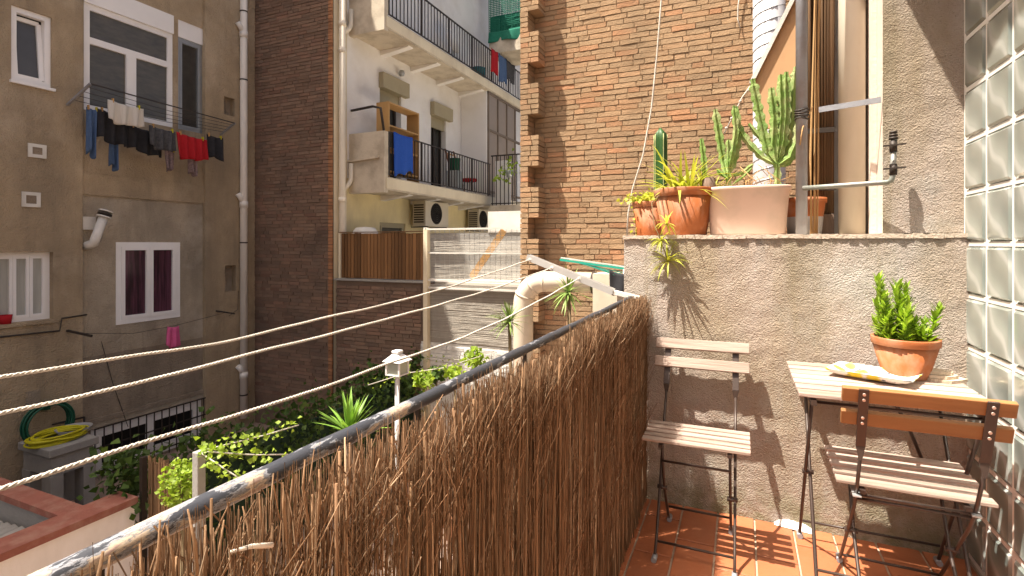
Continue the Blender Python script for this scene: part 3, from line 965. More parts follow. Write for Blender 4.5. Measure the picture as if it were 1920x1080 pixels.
# basement window and its bars
o = win(fb, wbas, XBAY, 2, .09, 'black', .02)
zt0, zt1 = wbas[2], wbas[3] + .02
gr = MB()
gr.bar((XBAY + .10, wbas[0], zt1), (XBAY + .10, wbas[1], zt1), .02, .02)
gr.bar((XBAY + .10, wbas[0], zt1 - .3), (XBAY + .10, wbas[1], zt1 - .3), .02, .02)
gr.bar((XBAY + .10, wbas[0], zt0 + .1), (XBAY + .10, wbas[1], zt0 + .1), .02, .02)
gr = gr.build('grille', MAT['iron'], fb)
bar_me = MB().box(-.007, .007, -.007, .007, 0, zt1 - zt0).mesh('bar', MAT['iron'])
k = wbas[0]
while k < wbas[1]:
    o = obj('bar', bar_me, gr); o.location = (XBAY + .11, k, zt0)
    k += .125
# old conduits on the facade
cd = MB()
p = [at(0, 632, X=XL + .02), at(112, 620, X=XL + .02), at(116, 597, X=XL + .02), at(163, 590, X=XL + .02)]
cd.tube(p, .012, 6)
cd.build('conduit', MAT['iron'], fb)
MB().tube([at(98, 796, X=XL + .02), at(158, 782, X=XL + .02)], .012, 6).build('conduit', MAT['iron'], fb)
MB().tube([at(158, 782, X=XBAY + .05), at(158, 822, X=XBAY + .05)], .012, 6).build('conduit', MAT['iron'], fb)

MB().tube([at(190, 640, X=XBAY + .02), at(212, 720, X=XBAY + .02), at(240, 800, X=XBAY + .03)], .005, 5).build('cable', MAT['iron'], fb)
MB().tube([at(447, 545, X=XL + .02), at(446, 580, X=XL + .03), at(430, 592, X=XL + .02)], .005, 5).build('cable', MAT['iron'], fb)

# downpipe on the facade
xp, yp = XL + .07, fx(457, 400)[0]
yp = at(457, 400, X=xp).y
dp = thing('drainpipe', 'long white drainpipe with branch stubs on the shaded brown facade', 'pipe', (xp, yp, GROUND))
MB().tube([(xp, yp, GROUND + .2), (xp, yp, 9)], .068, 14).build('pipe', MAT['grey_pipe'], dp)
for py in (22, 150, 455, 740):
    z = at(457, py, X=xp).z
    MB().tube([(xp, yp, z - .012), (xp, yp, z + .012)], .073, 14).build('strap', MAT['iron'], dp)
for py in (52, 370, 690):
    z = at(457, py, X=xp).z
    MB().tube([(xp, yp, z - .12), (xp, yp - .08, z), (xp - .02, yp - .12, z + .06)], .05, 10).build('branch', MAT['grey_pipe'], dp)
    MB().tube([(xp, yp, z - .2), (xp, yp, z - .08)], .078, 14).build('collar', MAT['grey_pipe'], dp)

# flue
fl = thing('flue_pipe', 'short white flue elbow with slotted cap on the facade', 'pipe', at(160, 462, X=XBAY))
p0 = at(157, 462, X=XBAY - .05); p1 = at(168, 459, X=XBAY + .10); p2 = at(178, 450, X=XBAY + .2); p3 = at(194, 408, X=XBAY + .2)
MB().tube([p0, p1, p1.lerp(p2, .6) + Vector((.02, 0, -.02)), p2, p3], .062, 12).build('elbow', MAT['white_paint'], fl)
dr = (p3 - p2).normalized()
for k in range(3):
    MB().tube([p3 + dr * (.0 + k * .045), p3 + dr * (.02 + k * .045)], .095, 12).build('cap_ring', MAT['white_paint'] if k != 1 else MAT['iron'], fl)

# drying rack with the washing on it
XA = XL + .50
rk = thing('drying_rack', 'folding metal drying rack below the big white window', 'drying rack', at(125, 197, X=XL))
t0, t1 = at(170, 157, X=XA), at(440, 231, X=XA)
MB().bar(at(126, 197, X=XL), t0, .03, .03).build('arm', MAT['steel'], rk)
MB().bar(at(414, 253, X=XL), t1, .03, .03).build('arm', MAT['steel'], rk)
MB().bar(t0, t1, .016, .016).build('front_bar', MAT['iron'], rk)
b0, b1 = at(126, 197, X=XL), at(414, 253, X=XL)
for k in range(4):
    s = .25 + .2 * k
    MB().tube([b0.lerp(t0, s), (b0.lerp(t0, s) + b1.lerp(t1, s)) / 2 + Vector((0, 0, -.04)), b1.lerp(t1, s)], .004, 5).build('line', MAT['iron'], rk)
rc = random.Random(5)


def garment(name, label, cat, px0, px1, py0, py1, mat, xo, waves=2, taper=(0, 0), py0b=None):
    py1 = py0 + (py1 - py0) * 1.18
    a = at(px0, py0, X=XL + xo); b = at(px1, py0b if py0b is not None else py0 + (px1 - px0) * .27, X=XL + xo)
    c = at(px0, py1, X=XL + xo)
    mb = MB()
    sheet(mb, a, b, a.z - c.z, rc, waves + 1, .038, .012, taper, 18, 10)
    o = tag(mb.build(name, MAT[mat]), label, cat, 'washing on the drying rack')
    for t in (.12, .85):
        q = a.lerp(b, t)
        MB().box(q.x - .02, q.x + .02, q.y - .007, q.y + .007, q.z - .035, q.z + .03).build('peg', MAT['pine'] if t < .5 else MAT['yellow_hose'], o)
    return o


garment('jeans', 'faded blue jeans leg hanging at the left end of the washing', 'trousers', 163, 184, 200, 275, 'denim', .30, 1, (.1, .2))
garment('jeans', 'faded blue jeans leg showing below the black garments', 'trousers', 207, 224, 255, 305, 'denim', .22, 1)
garment('shirt', 'black shirt hanging behind the white ribbed towel', 'shirt', 184, 241, 203, 252, 'black_cloth', .34, 2)
garment('towel', 'white ribbed towel folded over the drying rack', 'towel', 203, 270, 186, 219, 'white_cloth', .48, 2, (0, 0))
garment('trousers', 'black trousers between the white towel and the grey shirt', 'trousers', 241, 306, 233, 272, 'black_cloth', .30, 2)
garment('shirt', 'dark grey patterned shirt left of the red shirt', 'shirt', 281, 330, 234, 268, 'grey_cloth', .46, 2)
garment('shirt', 'red shirt on the drying rack', 'shirt', 331, 388, 247, 285, 'red', .46, 3, (.05, .0))
garment('shorts', 'black shorts at the right end of the washing', 'shorts', 388, 418, 251, 287, 'black_cloth', .44, 1, (.0, -.1))
garment('sock', 'patterned sock hanging below the grey shirt', 'sock', 310, 328, 278, 311, 'sock', .36, 1, (.1, .2))
garment('sock', 'patterned sock hanging below the red shirt', 'sock', 353, 372, 285, 319, 'sock', .36, 1, (.2, .1))
pc = MB()
a, b = at(315, 612, X=XL + .22), at(336, 611, X=XL + .22)
sheet(pc, a, b, a.z - at(315, 651, X=XL + .22).z, rc, 2, .02, .012, (-.15, -.15))
tag(pc.build('cloth', MAT['pink_cloth']), 'small pink cloth pegged below the purple curtained window', 'cloth')
lw = thing('wall_clothesline', 'thin clothesline with rusty bracket on the lower facade', 'clothesline', at(130, 620, X=XL))
MB().bar(at(126, 620, X=XL), at(172, 630, X=XL + .4), .03, .03).build('bracket', MAT['iron'], lw)
MB().bar(at(405, 583, X=XL), at(440, 588, X=XL + .3), .025, .025).build('bracket', MAT['iron'], lw)
MB().tube([at(150, 625, X=XL + .22), at(250, 625, X=XL + .22), at(326, 611, X=XL + .22), at(424, 586, X=XL + .22)], .004, 5).build('line', MAT['iron'], lw)
pot = at(12, 602, X=XL + .0)
tag(MB().lathe([(0, 0), (.06, 0), (.075, .12), (.065, .12), (.05, .02), (0, .02)], (XL - .03, pot.y, wb[2] - .001), 14).build('cup', MAT['red']), 'red cup on the window sill at the left edge', 'cup')

# ================================================================== PARTY WALL AND BALCONY BUILDING
rd = random.Random(21)
pw = thing('party_wall', 'dark shaded brick party wall between the brown and the cream building', 'wall', (-8, YD, GROUND))
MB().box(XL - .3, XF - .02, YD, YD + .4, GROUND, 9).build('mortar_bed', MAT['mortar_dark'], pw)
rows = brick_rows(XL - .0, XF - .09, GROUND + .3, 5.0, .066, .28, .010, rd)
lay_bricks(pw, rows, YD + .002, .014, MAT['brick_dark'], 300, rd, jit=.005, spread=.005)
z = GROUND + .3
while z < 5.0:
    v, f = brick_verts(.085, .056, .03, rd, .003)
    MB().add([(x + XF - .088, y + YD + .004, q + z) for x, y, q in v], f).build('edge_brick', MAT['brick_edge'], pw)
    z += .066

YE = 14.8
YP0 = 8.1
yb = thing('balcony_building', 'cream and white apartment building with railed balconies behind the party wall', 'building', (XF, 9, GROUND))
ZB0, ZB1 = at(725, 356, Y=YP0).z, at(725, 331, Y=YP0).z           # lower slab
ZU0, ZU1 = at(725, 52, Y=YP0).z, at(725, 27, Y=YP0).z             # upper slab


def yx(px, X=XF):
    return at(px, 400, X=X).y


d1 = (yx(712), yx(752), ZB1 + .01, at(712, 163, X=XF).z)
d2 = (yx(808), yx(836), ZB1 + .01, at(808, 214, X=XF).z)
holed(MB(), 'x', XF, YD + .02, YP0 - .12, GROUND, 9, [], .2).build('corner_wall', MAT['cream'], yb)
holed(MB(), 'x', XF - .001, YP0 - .12, YE + 3, ZB1, 9, [d1, d2], .25).build('balcony_wall', MAT['bwhite'], yb)
dl = (yx(712), yx(760), at(720, 520, X=XF).z, at(735, 418, X=XF).z)
holed(MB(), 'x', XF - .001, YP0 - .12, YE + 3, GROUND, ZB1, [dl], .15).build('ground_wall', MAT['yellow'], yb)
MB().box(XF - 6, XF - .3, YD + .41, YE + 3, GROUND, 9).build('black_core', MAT['black'], yb)  # black core again, room darkness put into its colour
for dd in (d1, d2):
    y0, y1, z0, z1 = dd
    o = MB().box(XF - .12, XF + .12, y0 - .03, y1 + .16, z1 - .02, z1 + .30).build('shutter_box', MAT['shutter'], yb)
    MB().box(XF - .10, XF - .06, y0, y1, z1 - .28, z1 - .021).build('roller_shutter', MAT['shutter'], o)
    fr = MB()
    fr.box(XF - .2, XF - .14, y0, y0 + .06, z0, z1); fr.box(XF - .2, XF - .14, y1 - .06, y1, z0, z1); fr.box(XF - .2, XF - .141, (y0 + y1) / 2 - .03, (y0 + y1) / 2 + .03, z0, z1)
    o = fr.build('door', MAT['iron'], yb)
    MB().quad((XF - .18, y0 + .06, z0), (XF - .18, y1 - .06, z0), (XF - .18, y1 - .06, z1), (XF - .18, y0 + .06, z1)).build('pane', MAT['dark_glass'], o)
win(yb, dl, XF, 1, .06, 'blind', .03, mat='shutter')
MB().lathe([(0, 0), (.05, 0), (.07, .05), (.05, .11), (0, .12)], (XF + .1, yx(746), at(746, 143, X=XF).z), 12).build('wall_lamp', MAT['galv'], yb)

for zz0, zz1 in ((ZB0, ZB1), (ZU0, ZU1)):
    o = MB().box(XF - .05, XB, YP0, YE, zz0, zz1).build('balcony_slab', MAT['beige_slab'], yb)
    MB().box(XF + .002, XB + .012, YP0 - .012, YE, zz0 + .03, zz1 - .02).build('slab_face', MAT['cream'], o)
    for k in range(5):                                     # tapered brackets under the slab
        y = YP0 + .9 + k * 1.1
        MB().prism([(XF, y, zz0 - .001), (XB - .12, y, zz0 - .001), (XB - .15, y, zz0 - .02), (XF, y, zz0 - .11)], (0, .16, 0)).build('bracket', MAT['bwhite'], o)
    # solid end panel
    MB().box(XF + .003, XB - .004, YP0 - .06, YP0 + .06, zz1 - .30, zz1 + .86).build('end_panel', MAT['beige_slab'], yb)
    rl = MB()
    rl.bar((XB - .02, YP0 + .07, zz1 + .86), (XB - .02, YE - 2.2 if zz0 == ZB0 else YE, zz1 + .86), .035, .02)
    rl.bar((XB - .02, YP0 + .07, zz1 + .05), (XB - .02, YE - 2.2 if zz0 == ZB0 else YE, zz1 + .05), .025, .02)
    rl = rl.build('railing', MAT['iron'], yb)
    bm = MB().box(-.008, .008, -.008, .008, 0, .81).mesh('baluster', MAT['iron'])
    k = YP0 + .09
    i = 0
    while k < (YE - 2.2 if zz0 == ZB0 else YE):
        o = obj('baluster', bm, rl); o.location = (XB - .02, k, zz1 + .05)
        if i % 9 == 0:
            o.scale = (2.2, 2.2, 1)
        k += .125; i += 1
# glazed bay at the far end of the lower balcony
MB().box(XF + .01, XB - .06, 12.46, 12.52, ZB1 + .001, ZU0 - .001).build('bay_panel', MAT['bwhite'], yb)
o = MB()
for y in (12.5, 13.1, 13.7, 14.3):
    o.box(XB - .08, XB - .02, y, y + .05, ZB1 + .002, ZU0 - .002)
for z in (ZB1 + .1, ZB1 + 1.75, ZU0 - .07):
    o.box(XB - .079, XB - .021, 12.5, 14.7, z, z + .06)
o = o.build('bay_window', M('brown bay frame', (.20, .15, .11), None, 5, .6), yb)
for y in (12.55, 13.15, 13.75):
    MB().quad((XB - .05, y, ZB1), (XB - .05, y + .55, ZB1), (XB - .05, y + .55, ZU0 - .05), (XB - .05, y, ZU0 - .05)).build('pane', M('brown blind pane', (.30, .245, .20), (.26, .21, .17), 3, .5), o)
# pipes on the corner
xq = XF + .09
yq = at(642, 400, X=xq).y
o = thing('drainpipe', 'cream drainpipe with side branches on the corner of the balcony building', 'pipe', (xq, yq, GROUND))
MB().tube([(xq, yq, GROUND + .2), (xq, yq, 8)], .06, 14).build('pipe', MAT['cream_pipe'], o)
for py in (45, 95, 375):
    z = at(642, py, X=xq).z
    MB().tube([(xq, yq, z - .05), (xq, yq, z + .05)], .07, 14).build('collar', MAT['cream_pipe'], o)
for py in (60, 355):
    z = at(642, py, X=xq).z
    MB().tube([(xq, yq, z - .02), (xq, yq + .18, z + .12), (xq, yq + .24, z + .22), (xq, yq + .24, z + .52)], .045, 10).build('branch', MAT['cream_pipe'], o)
# small rusty arm that sticks out of the corner
o = thing('wall_bracket', 'wooden clothesline arm sticking out of the cream corner wall', 'bracket', at(655, 300, X=XF))
MB().bar(at(652, 303, X=XF), at(711, 294, Y=YP0 - .08), .05, .04).build('arm', MAT['beige_slab'], o)
o = thing('handrail_bar', 'black bar across the white balcony wall above the end panel', 'bar', at(666, 205, X=XF))
zq = at(700, 200, Y=YP0).z
MB().tube([(XF + .02, YP0 - .02, zq - .03), (XB - .30, YP0 - .02, zq), (XB - .12, YP0 - .02, zq - .05), (XB - .05, YP0 - .01, ZB1 + .86)], .025, 8).build('bar', MAT['iron'], o)

# air conditioners under the balcony
for px0, px1, pym, lab in ((777, 841, 400, 'cream air conditioner under the balcony above the wooden fence'), (877, 917, 411, 'dim air conditioner farther along under the balcony')):
    xf = XF + .45
    y0, y1 = at(px0 + 21, 400, X=xf).y, at(px1, 400, X=xf).y
    zc = at((px0 + px1) / 2, pym, X=xf).z
    o = thing('air_conditioner', lab, 'air conditioner', (XF + .2, y0, zc - .3), group='air conditioners under the balcony')
    MB().box(XF + .1, xf, y0, y1, zc - .30, zc + .28).build('casing', MAT['ac'], o, .015)
    mb = MB()
    for k in range(8):
        z = zc - .22 + k * .055
        mb.box(XF + .14, xf - .05, y0 - .008, y0 - .001, z, z + .03)
    mb.build('louvre', MAT['iron'], o)
    mb = MB()
    for k in range(5):
        r = .05 + k * .045
        mb.tube([(xf + .008, (y0 + y1) / 2 - .05 + r * math.cos(t * .5236), zc + r * math.sin(t * .5236)) for t in range(13)], .006, 4, False)
    mb.build('fan_grille', MAT['iron'], o)
    MB().tube([(xf + .001, (y0 + y1) / 2 - .05, zc), (xf + .004, (y0 + y1) / 2 - .05, zc)], .25, 20).build('fan_shade_disc', MAT['black'], o)  # black disc stands for the shaded depth behind the fan grille
    MB().bar((XF, y0 + .1, zc - .315), (xf, y0 + .1, zc - .315), .04, .025).build('bracket', MAT['iron'], o)
    MB().bar((XF, y1 - .1, zc - .315), (xf, y1 - .1, zc - .315), .04, .025).build('bracket', MAT['iron'], o)

# things on the lower balcony
xs = XB - .20
y0, y1 = at(729, 300, X=xs).y, at(786, 300, X=xs).y
z1 = at(730, 190, X=xs).z
o = thing('shelf', 'pine shelf unit standing on the balcony behind the railing', 'shelf', (xs, y0, ZB1))
MB().box(xs - .3, xs, y0, y0 + .03, ZB1, z1).build('side', MAT['pine'], o)
MB().box(xs - .3, xs, y1 - .03, y1, ZB1, z1).build('side', MAT['pine'], o)
for k in range(4):
    z = z1 - .03 - k * .45
    if z > ZB1:
        MB().box(xs - .3, xs - .002, y0 + .03, y1 - .03, z, z + .028).build('board', MAT['pine'], o)
mb = MB()
a, b = Vector((XB + .02, yx(737, XB), ZB1 + .89)), Vector((XB + .02, yx(772, XB), ZB1 + .89))
sheet(mb, a, b, .78, rc, 2, .012, .012)
tag(mb.build('towel', MAT['blue_towel']), 'bright blue towel hanging over the balcony railing', 'towel')
xs = XF + .12
y0, y1 = at(870, 300, X=xs).y - .9, at(892, 300, X=xs).y - .9
o = thing('ladder', 'small wooden ladder leaning on the white balcony wall', 'ladder', (xs, y0, ZB1))
for y in (y0, y0 + .42):
    MB().bar((xs + .3, y, ZB1), (xs - .05, y, ZB1 + 1.15), .05, .03).build('rail', M('red brown wood', (.28, .12, .06), None, 8, .7), o)
for k in range(4):
    s = .15 + k * .25
    MB().bar((xs + .3 - .35 * s, y0, ZB1 + 1.15 * s), (xs + .3 - .35 * s, y0 + .42, ZB1 + 1.15 * s), .03, .03).build('rung', MAT['pine'], o)
y0 = at(880, 340, X=XB - .3).y
o = thing('stool', 'small red stool on the balcony floor', 'stool', (XB - .3, y0, ZB1))
MB().lathe([(0, .34), (.2, .34), (.21, .38), (.2, .41), (0, .41)], (XB - .3, y0, ZB1), 16).build('seat', MAT['red'], o)
for k in range(4):
    a = math.pi / 4 + k * math.pi / 2
    MB().tube([(XB - .3 + .13 * math.cos(a), y0 + .13 * math.sin(a), ZB1 + .34), (XB - .3 + .18 * math.cos(a), y0 + .18 * math.sin(a), ZB1)], .012, 6).build('leg', MAT['galv'], o)
y0 = at(852, 320, X=XB - .25).y
o = thing('bucket', 'dark green bucket behind the balcony railing', 'bucket', (XB - .25, y0, ZB1))
MB().lathe([(0, 0), (.11, 0), (.15, .3), (.155, .3), (.14, .28), (.1, .02), (0, .02)], (XB - .25, y0, ZB1 + .5), 16).build('body', MAT['green_hose'], o)
MB().box(XB - .4, XB - .1, y0 - .15, y0 + .15, ZB1, ZB1 + .498).build('stand', MAT['galv'], o)
# upper balcony
y0 = at(888, 60, X=XF + .3).y - 1.2
o = thing('satellite_dish', 'white round dish on the upper balcony', 'dish', (XF + .35, y0, ZU1))
MB().lathe([(0, .06), (.15, .05), (.3, .0), (.31, .0), (.3, .012), (.15, .065), (0, .075)], (0, 0, 0), 20).build('reflector', MAT['white_paint'], o, local=True)
o.children[0].location = (0, 0, .75); o.children[0].rotation_euler = (0, R(75), 0)
MB().tube([(0, 0, 0), (0, 0, .75)], .025, 8).build('mast', MAT['galv'], o, local=True)
y0 = at(905, 115, X=XB - .2).y
o = thing('planter', 'teal tub on the upper balcony behind the railing', 'tub', (XB - .22, y0 - .2, ZU1))
MB().lathe([(0, 0), (.15, 0), (.19, .3), (.2, .3), (.18, .27), (0, .27)], (XB - .22, y0 - .2, ZU1), 16).build('body', M('teal tub', (.02, .14, .18), None, 5, .5), o)
for i, (px0, px1, dz, mt, lab) in enumerate(((922, 934, .62, 'red', 'red and white shirt hung on the far end of the upper railing'), (935, 949, .74, 'denim', 'faded denim trousers hung on the far upper railing'), (950, 966, .55, 'grey_cloth', 'grey cloth hung last on the far upper railing'))):
    mb = MB()
    a, b = Vector((XB + .05, yx(px0, XB + .05), ZU1 + .90)), Vector((XB + .05, yx(px1, XB + .05), ZU1 + .90))
    sheet(mb, a, b, dz, rc, 2, .025, .012)
    tag(mb.build('garment', MAT[mt]), lab, 'clothes', 'washing on the upper railing')

# green netted balcony of the house beyond
o = thing('netted_balcony', 'sunlit far balcony wrapped in green netting', 'balcony', at(945, 60, Y=13.2))
yn = 13.4
xa, xb_ = at(917, 60, Y=yn).x, at(990, 60, Y=yn).x
z0, z1, z2 = at(940, 98, Y=yn).z, at(940, 60, Y=yn).z, at(940, -40, Y=yn).z
MB().box(xa, xb_, yn, yn + 1.2, z0, z1).build('slab', MAT['beige_slab'], o)
mb = MB()
for k in range(26):
    x = xa + (xb_ - xa) * k / 25
    mb.bar((x, yn + rd.uniform(-.02, .02), z1), (x, yn + rd.uniform(-.02, .02), z2), .016, .016)
for k in range(30):
    z = z1 + (z2 - z1) * k / 29
    mb.bar((xa, yn - .01, z), (xb_, yn - .01 + rd.uniform(-.02, .02), z), .014, .014)
tag(mb.build('net', MAT['net'], o), kind='stuff')
MB().box(xa, xb_, yn + .06, yn + .08, z1, z1 + .5).build('green_screen', MAT['net'], o)
mb = MB()
sheet(mb, (xa, yn - .02, z1 + .02), (xb_, yn - .02, z1 + .06), .30, rc, 2, .03, .01, axis=Vector((0, 1, 0)))
mb.build('loose_netting', MAT['net'], o)
# second railing beyond the lower balcony
o = thing('railing', 'black railing of the next balcony with a potted plant hung on it', 'railing', at(945, 390, Y=12.8))
ya = 12.2
xa, xb_ = at(921, 300, Y=ya).x, at(990, 300, Y=ya).x
z0, z1 = at(945, 385, Y=ya).z, at(945, 291, Y=ya).z
mb = MB(); mb.bar((xa, ya, z1), (xb_, ya, z1), .03, .03); mb.bar((xa, ya, z0 + .05), (xb_, ya, z0 + .05), .025, .025)
mb.build('rail', MAT['iron'], o)
bm = MB().box(-.009, .009, -.009, .009, z0, z1).mesh('baluster', MAT['iron'])
for k in range(9):
    q = obj('baluster', bm, o); q.location = (xa + (xb_ - xa) * (k + .3) / 9, ya, 0)
MB().box(xa, xb_, ya - .1, ya + 1.2, z0 - .15, z0).build('slab', MAT['beige_slab'], o)
MB().box(xa + .02, xa + .45, ya + .2, ya + .23, z0, z1 - .1).build('white_panel', MAT['bwhite'], o)
p = at(955, 325, Y=ya - .12)
o = thing('hanging_plant', 'small pale pot plant hanging on the far black railing', 'plant', p)
MB().lathe([(0, -.1), (.07, -.1), (.1, .08), (.09, .08), (0, .06)], p, 12).build('pot', MAT['galv'], o)
mb = MB(); leaf_cloud(mb, [p + Vector((rd.gauss(0, .14), rd.gauss(0, .08), rd.gauss(.05, .14))) for k in range(60)], .10, rd)
tag(mb.build('leaves', MAT['vine'], o), kind='stuff')

# ------------------------------------------------------------------ divider wall with fence and mesh
xd0, xd1, xd2 = at(629, 500, Y=YD).x, at(797, 500, Y=YD).x, at(1010, 500, Y=YD).x
zf0, zf1 = at(710, 525, Y=YD).z, at(710, 437, Y=YD).z
dv = thing('garden_divider_wall', 'old dark brick garden wall, whitewashed at its sunny end', 'wall', (xd1, YD, GROUND))
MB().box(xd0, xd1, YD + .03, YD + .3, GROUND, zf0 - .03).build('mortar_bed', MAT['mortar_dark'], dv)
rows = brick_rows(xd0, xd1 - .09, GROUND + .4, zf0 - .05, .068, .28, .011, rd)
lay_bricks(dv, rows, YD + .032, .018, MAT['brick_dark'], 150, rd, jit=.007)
MB().box(xd0 - .02, xd1, YD - .02, YD + .32, zf0 - .03, zf0).build('coping', MAT['concrete'], dv)
zw = at(880, 648, Y=YD).z
MB().box(xd1, xd2, YD + .032, YD + .3, zw, zf0 - .06).build('rendered_part', M('pale wall render', (.40, .36, .31), (.30, .265, .225), 3, .95, .5, 30, c3=(.3, .26, .22), sscale=2.5, samount=.6), dv)
MB().box(xd1 - .12, xd2, YD + .025, YD + .3, GROUND, zw - .002).build('white_bed', MAT['brick_white'], dv)
rows = brick_rows(xd1 - .1, xd2, zw - 1.0, zw, .068, .28, .010, rd)
lay_bricks(dv, rows, YD + .026, .02, MAT['brick_white'], 120, rd, name='white_brick', rest='white_bricks_beyond')
xpst = at(799, 500, Y=YD - .05).x
MB().box(xpst - .04, xpst + .04, YD - .08, YD + .02, GROUND, zf1 + .05).build('pillar', MAT['cream'], dv)

wf = thing('wooden_fence', 'brown vertical slat fence on top of the dark garden wall', 'fence', (xd0, YD, zf0))
n = 24
for k in range(n):
    a = xd0 + .06 + (xd1 - .14 - xd0) * k / n
    b = a + (xd1 - .14 - xd0) / n - .014
    dz = rd.uniform(-.012, .012)
    MB().box(a, b, YD + .09 + rd.uniform(-.004, .004), YD + .115, zf0 + .015, zf1 + dz).build('slat', MAT['fence_wood'], wf)
for z in (zf0 + .12, (zf0 + zf1) / 2 + .02, zf1 - .05):
    MB().box(xd0 + .03, xd1 - .07, YD + .117, YD + .15, z - .025, z + .025).build('rail', MAT['fence_wood'], wf)
MB().box(xd0, xd0 + .045, YD + .08, YD + .16, zf0 + .001, zf1 + .02).build('post', MAT['cream'], wf)
MB().box(xd0, xd1 - .05, YD + .08, YD + .16, zf1 + .015, zf1 + .03).build('cap', MAT['fence_wood'], wf)

cm = thing('cane_mesh_screen', 'pale see-through cane mesh screen beside the wooden fence', 'screen', (xd1, YD, zf0))
zm0, zm1 = at(880, 527, Y=YD).z, at(880, 429, Y=YD).z
mb = MB()
k = zm0 + .04
while k < zm1 - .03:
    pts = [(xd1 + .06 + (xd2 - xd1 - .06) * t / 6, YD + .0 + rd.uniform(-.006, .006), k + rd.uniform(-.006, .006)) for t in range(7)]
    mb.tube(pts, .0034, 4, False)
    k += .021
tag(mb.build('upper_canes', MAT['mesh'], cm), kind='stuff')
mb = MB()
k = zw + .03
while k < zm0 - .16:
    pts = [(xd1 + .09 + (xd2 - xd1 - .06) * t / 6, YD + .012 + rd.uniform(-.004, .004), k + rd.uniform(-.003, .003)) for t in range(7)]
    mb.tube(pts, .0032, 4, False)
    k += .017
tag(mb.build('lower_canes', MAT['mesh'], cm), kind='stuff')
for z, h_ in ((zm1, .03), (zm0, .035), (zm0 - .13, .03), ((zm0 + zm1) / 2 + .03, .02)):
    MB().bar((xd1 + .03, YD - .03, z), (xd2, YD - .03, z - .0), .04, h_).build('rail', MAT['white_paint'], cm)
mb = MB()
for k in range(22):
    x = xd1 + .1 + (xd2 - xd1) * k / 22
    mb.bar((x, YD + .012, zm0), (x, YD + .012, zm1), .006, .006)
tag(mb.build('binding_wires', MAT['galv'], cm), kind='stuff')
MB().box(xd1 - .0, xd1 + .055, YD - .05, YD + .02, zm0 + .02, zm1 + .03).build('post', MAT['white_paint'], cm)
tag(MB().bar(at(884, 520, Y=YD + .75), at(945, 432, Y=YD + .75), .12, .03, (0, 1, 0)).build('board', MAT['orange_board']), 'orange board leaning behind the cane mesh', 'board')
tag(MB().box(at(915, 430, Y=8.8).x, -1.5, 8.8, 9.1, at(945, 436, Y=8.8).z, at(945, 396, Y=8.8).z).build('low_wall', MAT['white_paint']), 'sunlit rough whitish wall above the cane mesh', 'wall')
tag(MB().box(XF + .02, -1.5, 8.82, 9.08, GROUND, at(850, 437, Y=8.82).z).build('terrace_wall', MAT['concrete']), 'grey terrace wall seen through the cane mesh', 'wall')
tag(MB().box(XF + .01, 3, YD + .31, YE + 3, zf0 - .25, zf0 - .02).build('bounce_deck', MAT['terrace']), kind='structure')  # unseen pale deck added to bounce sunlight up onto balconies and facade
p = at(685, 431, Y=YD + .5)
tag(MB().lathe([(0, .12), (.18, .1), (.24, .02), (.24, -.82), (0, -.82)], p - Vector((0, 0, .06)), 20).build('white_tank', MAT['white_paint']), 'white domed tank lid peeping over the wooden fence', 'tank')

# ================================================================== COURTYARD
XWL = -4.95
cz = at(255, 930, X=XWL).z
ce = at(255, 930, X=XWL).y
ow = thing('parapet_wall', 'pinkish white parapet wall with terracotta coping at bottom left', 'wall', (XWL, ce, GROUND))
MB().box(XWL - .20, XWL, -2, ce - .012, GROUND, cz - .06).build('wall', MAT['white_wall'], ow)
MB().box(XWL - .24, XWL + .03, -2, ce, cz - .058, cz).build('coping', MAT['red_coping'], ow)
q = at(145, 966, Z=cz)
MB().box(-8.98, XWL - .242, q.y - .06, q.y + .12, cz - .06, cz - .004).build('cross_coping', MAT['red_coping'], ow)
MB().box(-8.98, XWL - .21, q.y - .03, q.y + .09, GROUND, cz - .062).build('cross_wall', MAT['concrete'], ow)
sh = thing('shed_roof', 'grey corrugated shed roof behind the terracotta coping', 'roof', (-6.5, 1, GROUND))
mb = MB()
for k in range(30):
    x = -8.8 + .12 * k
    mb.tube([(x, 0, cz - .75 + .02 * k * .4), (x, q.y - .08, cz - .45 + .02 * k * .4)], .06, 6, False)
mb.build('sheet', MAT['concrete'], sh)
MB().box(-8.8, -5.3, 0.1, q.y - .1, GROUND, cz - .8).build('body', MAT['concrete'], sh)

# stone sink bench with hoses
xs = -8.1
y0, y1 = at(92, 850, X=xs).y, at(186, 850, X=xs).y
zt = at(92, 846, X=xs).z
sb = thing('stone_bench', 'old stone sink bench against the shaded facade', 'bench', (xs, y0, GROUND))
MB().box(xs - .75, xs, y0, y1, zt - .10, zt).build('slab', MAT['concrete'], sb, .01)
MB().box(xs - .70, xs - .04, y0 + .04, y1 - .05, zt - .36, zt - .101).build('basin', MAT['concrete'], sb)
for y in (y0 + .03, y1 - .17):
    MB().box(xs - .24, xs - .03, y, y + .14, GROUND, zt - .361).build('leg', MAT['concrete'], sb)
    MB().box(xs - .72, xs - .52, y, y + .14, GROUND, zt - .361).build('leg', MAT['concrete'], sb)
mb = MB()
cy = (y0 + y1) / 2 - .02
for k in range(9):
    rx, ry = .23 - .012 * (k % 4), .33 - .02 * (k % 5)
    ox, oy = rd.uniform(-.03, .03), rd.uniform(-.04, .04)
    mb.tube([(xs - .36 + ox + rx * math.cos(t * .262), cy + oy + ry * math.sin(t * .262), zt + .014 + .011 * k + .008 * math.sin(t * .5 + k)) for t in range(25)], .013, 6, False)
tag(mb.build('hose', MAT['yellow_hose']), 'yellow hose coiled on the stone bench', 'hose')
mb = MB()
pc_ = at(90, 793, X=XL + .12)
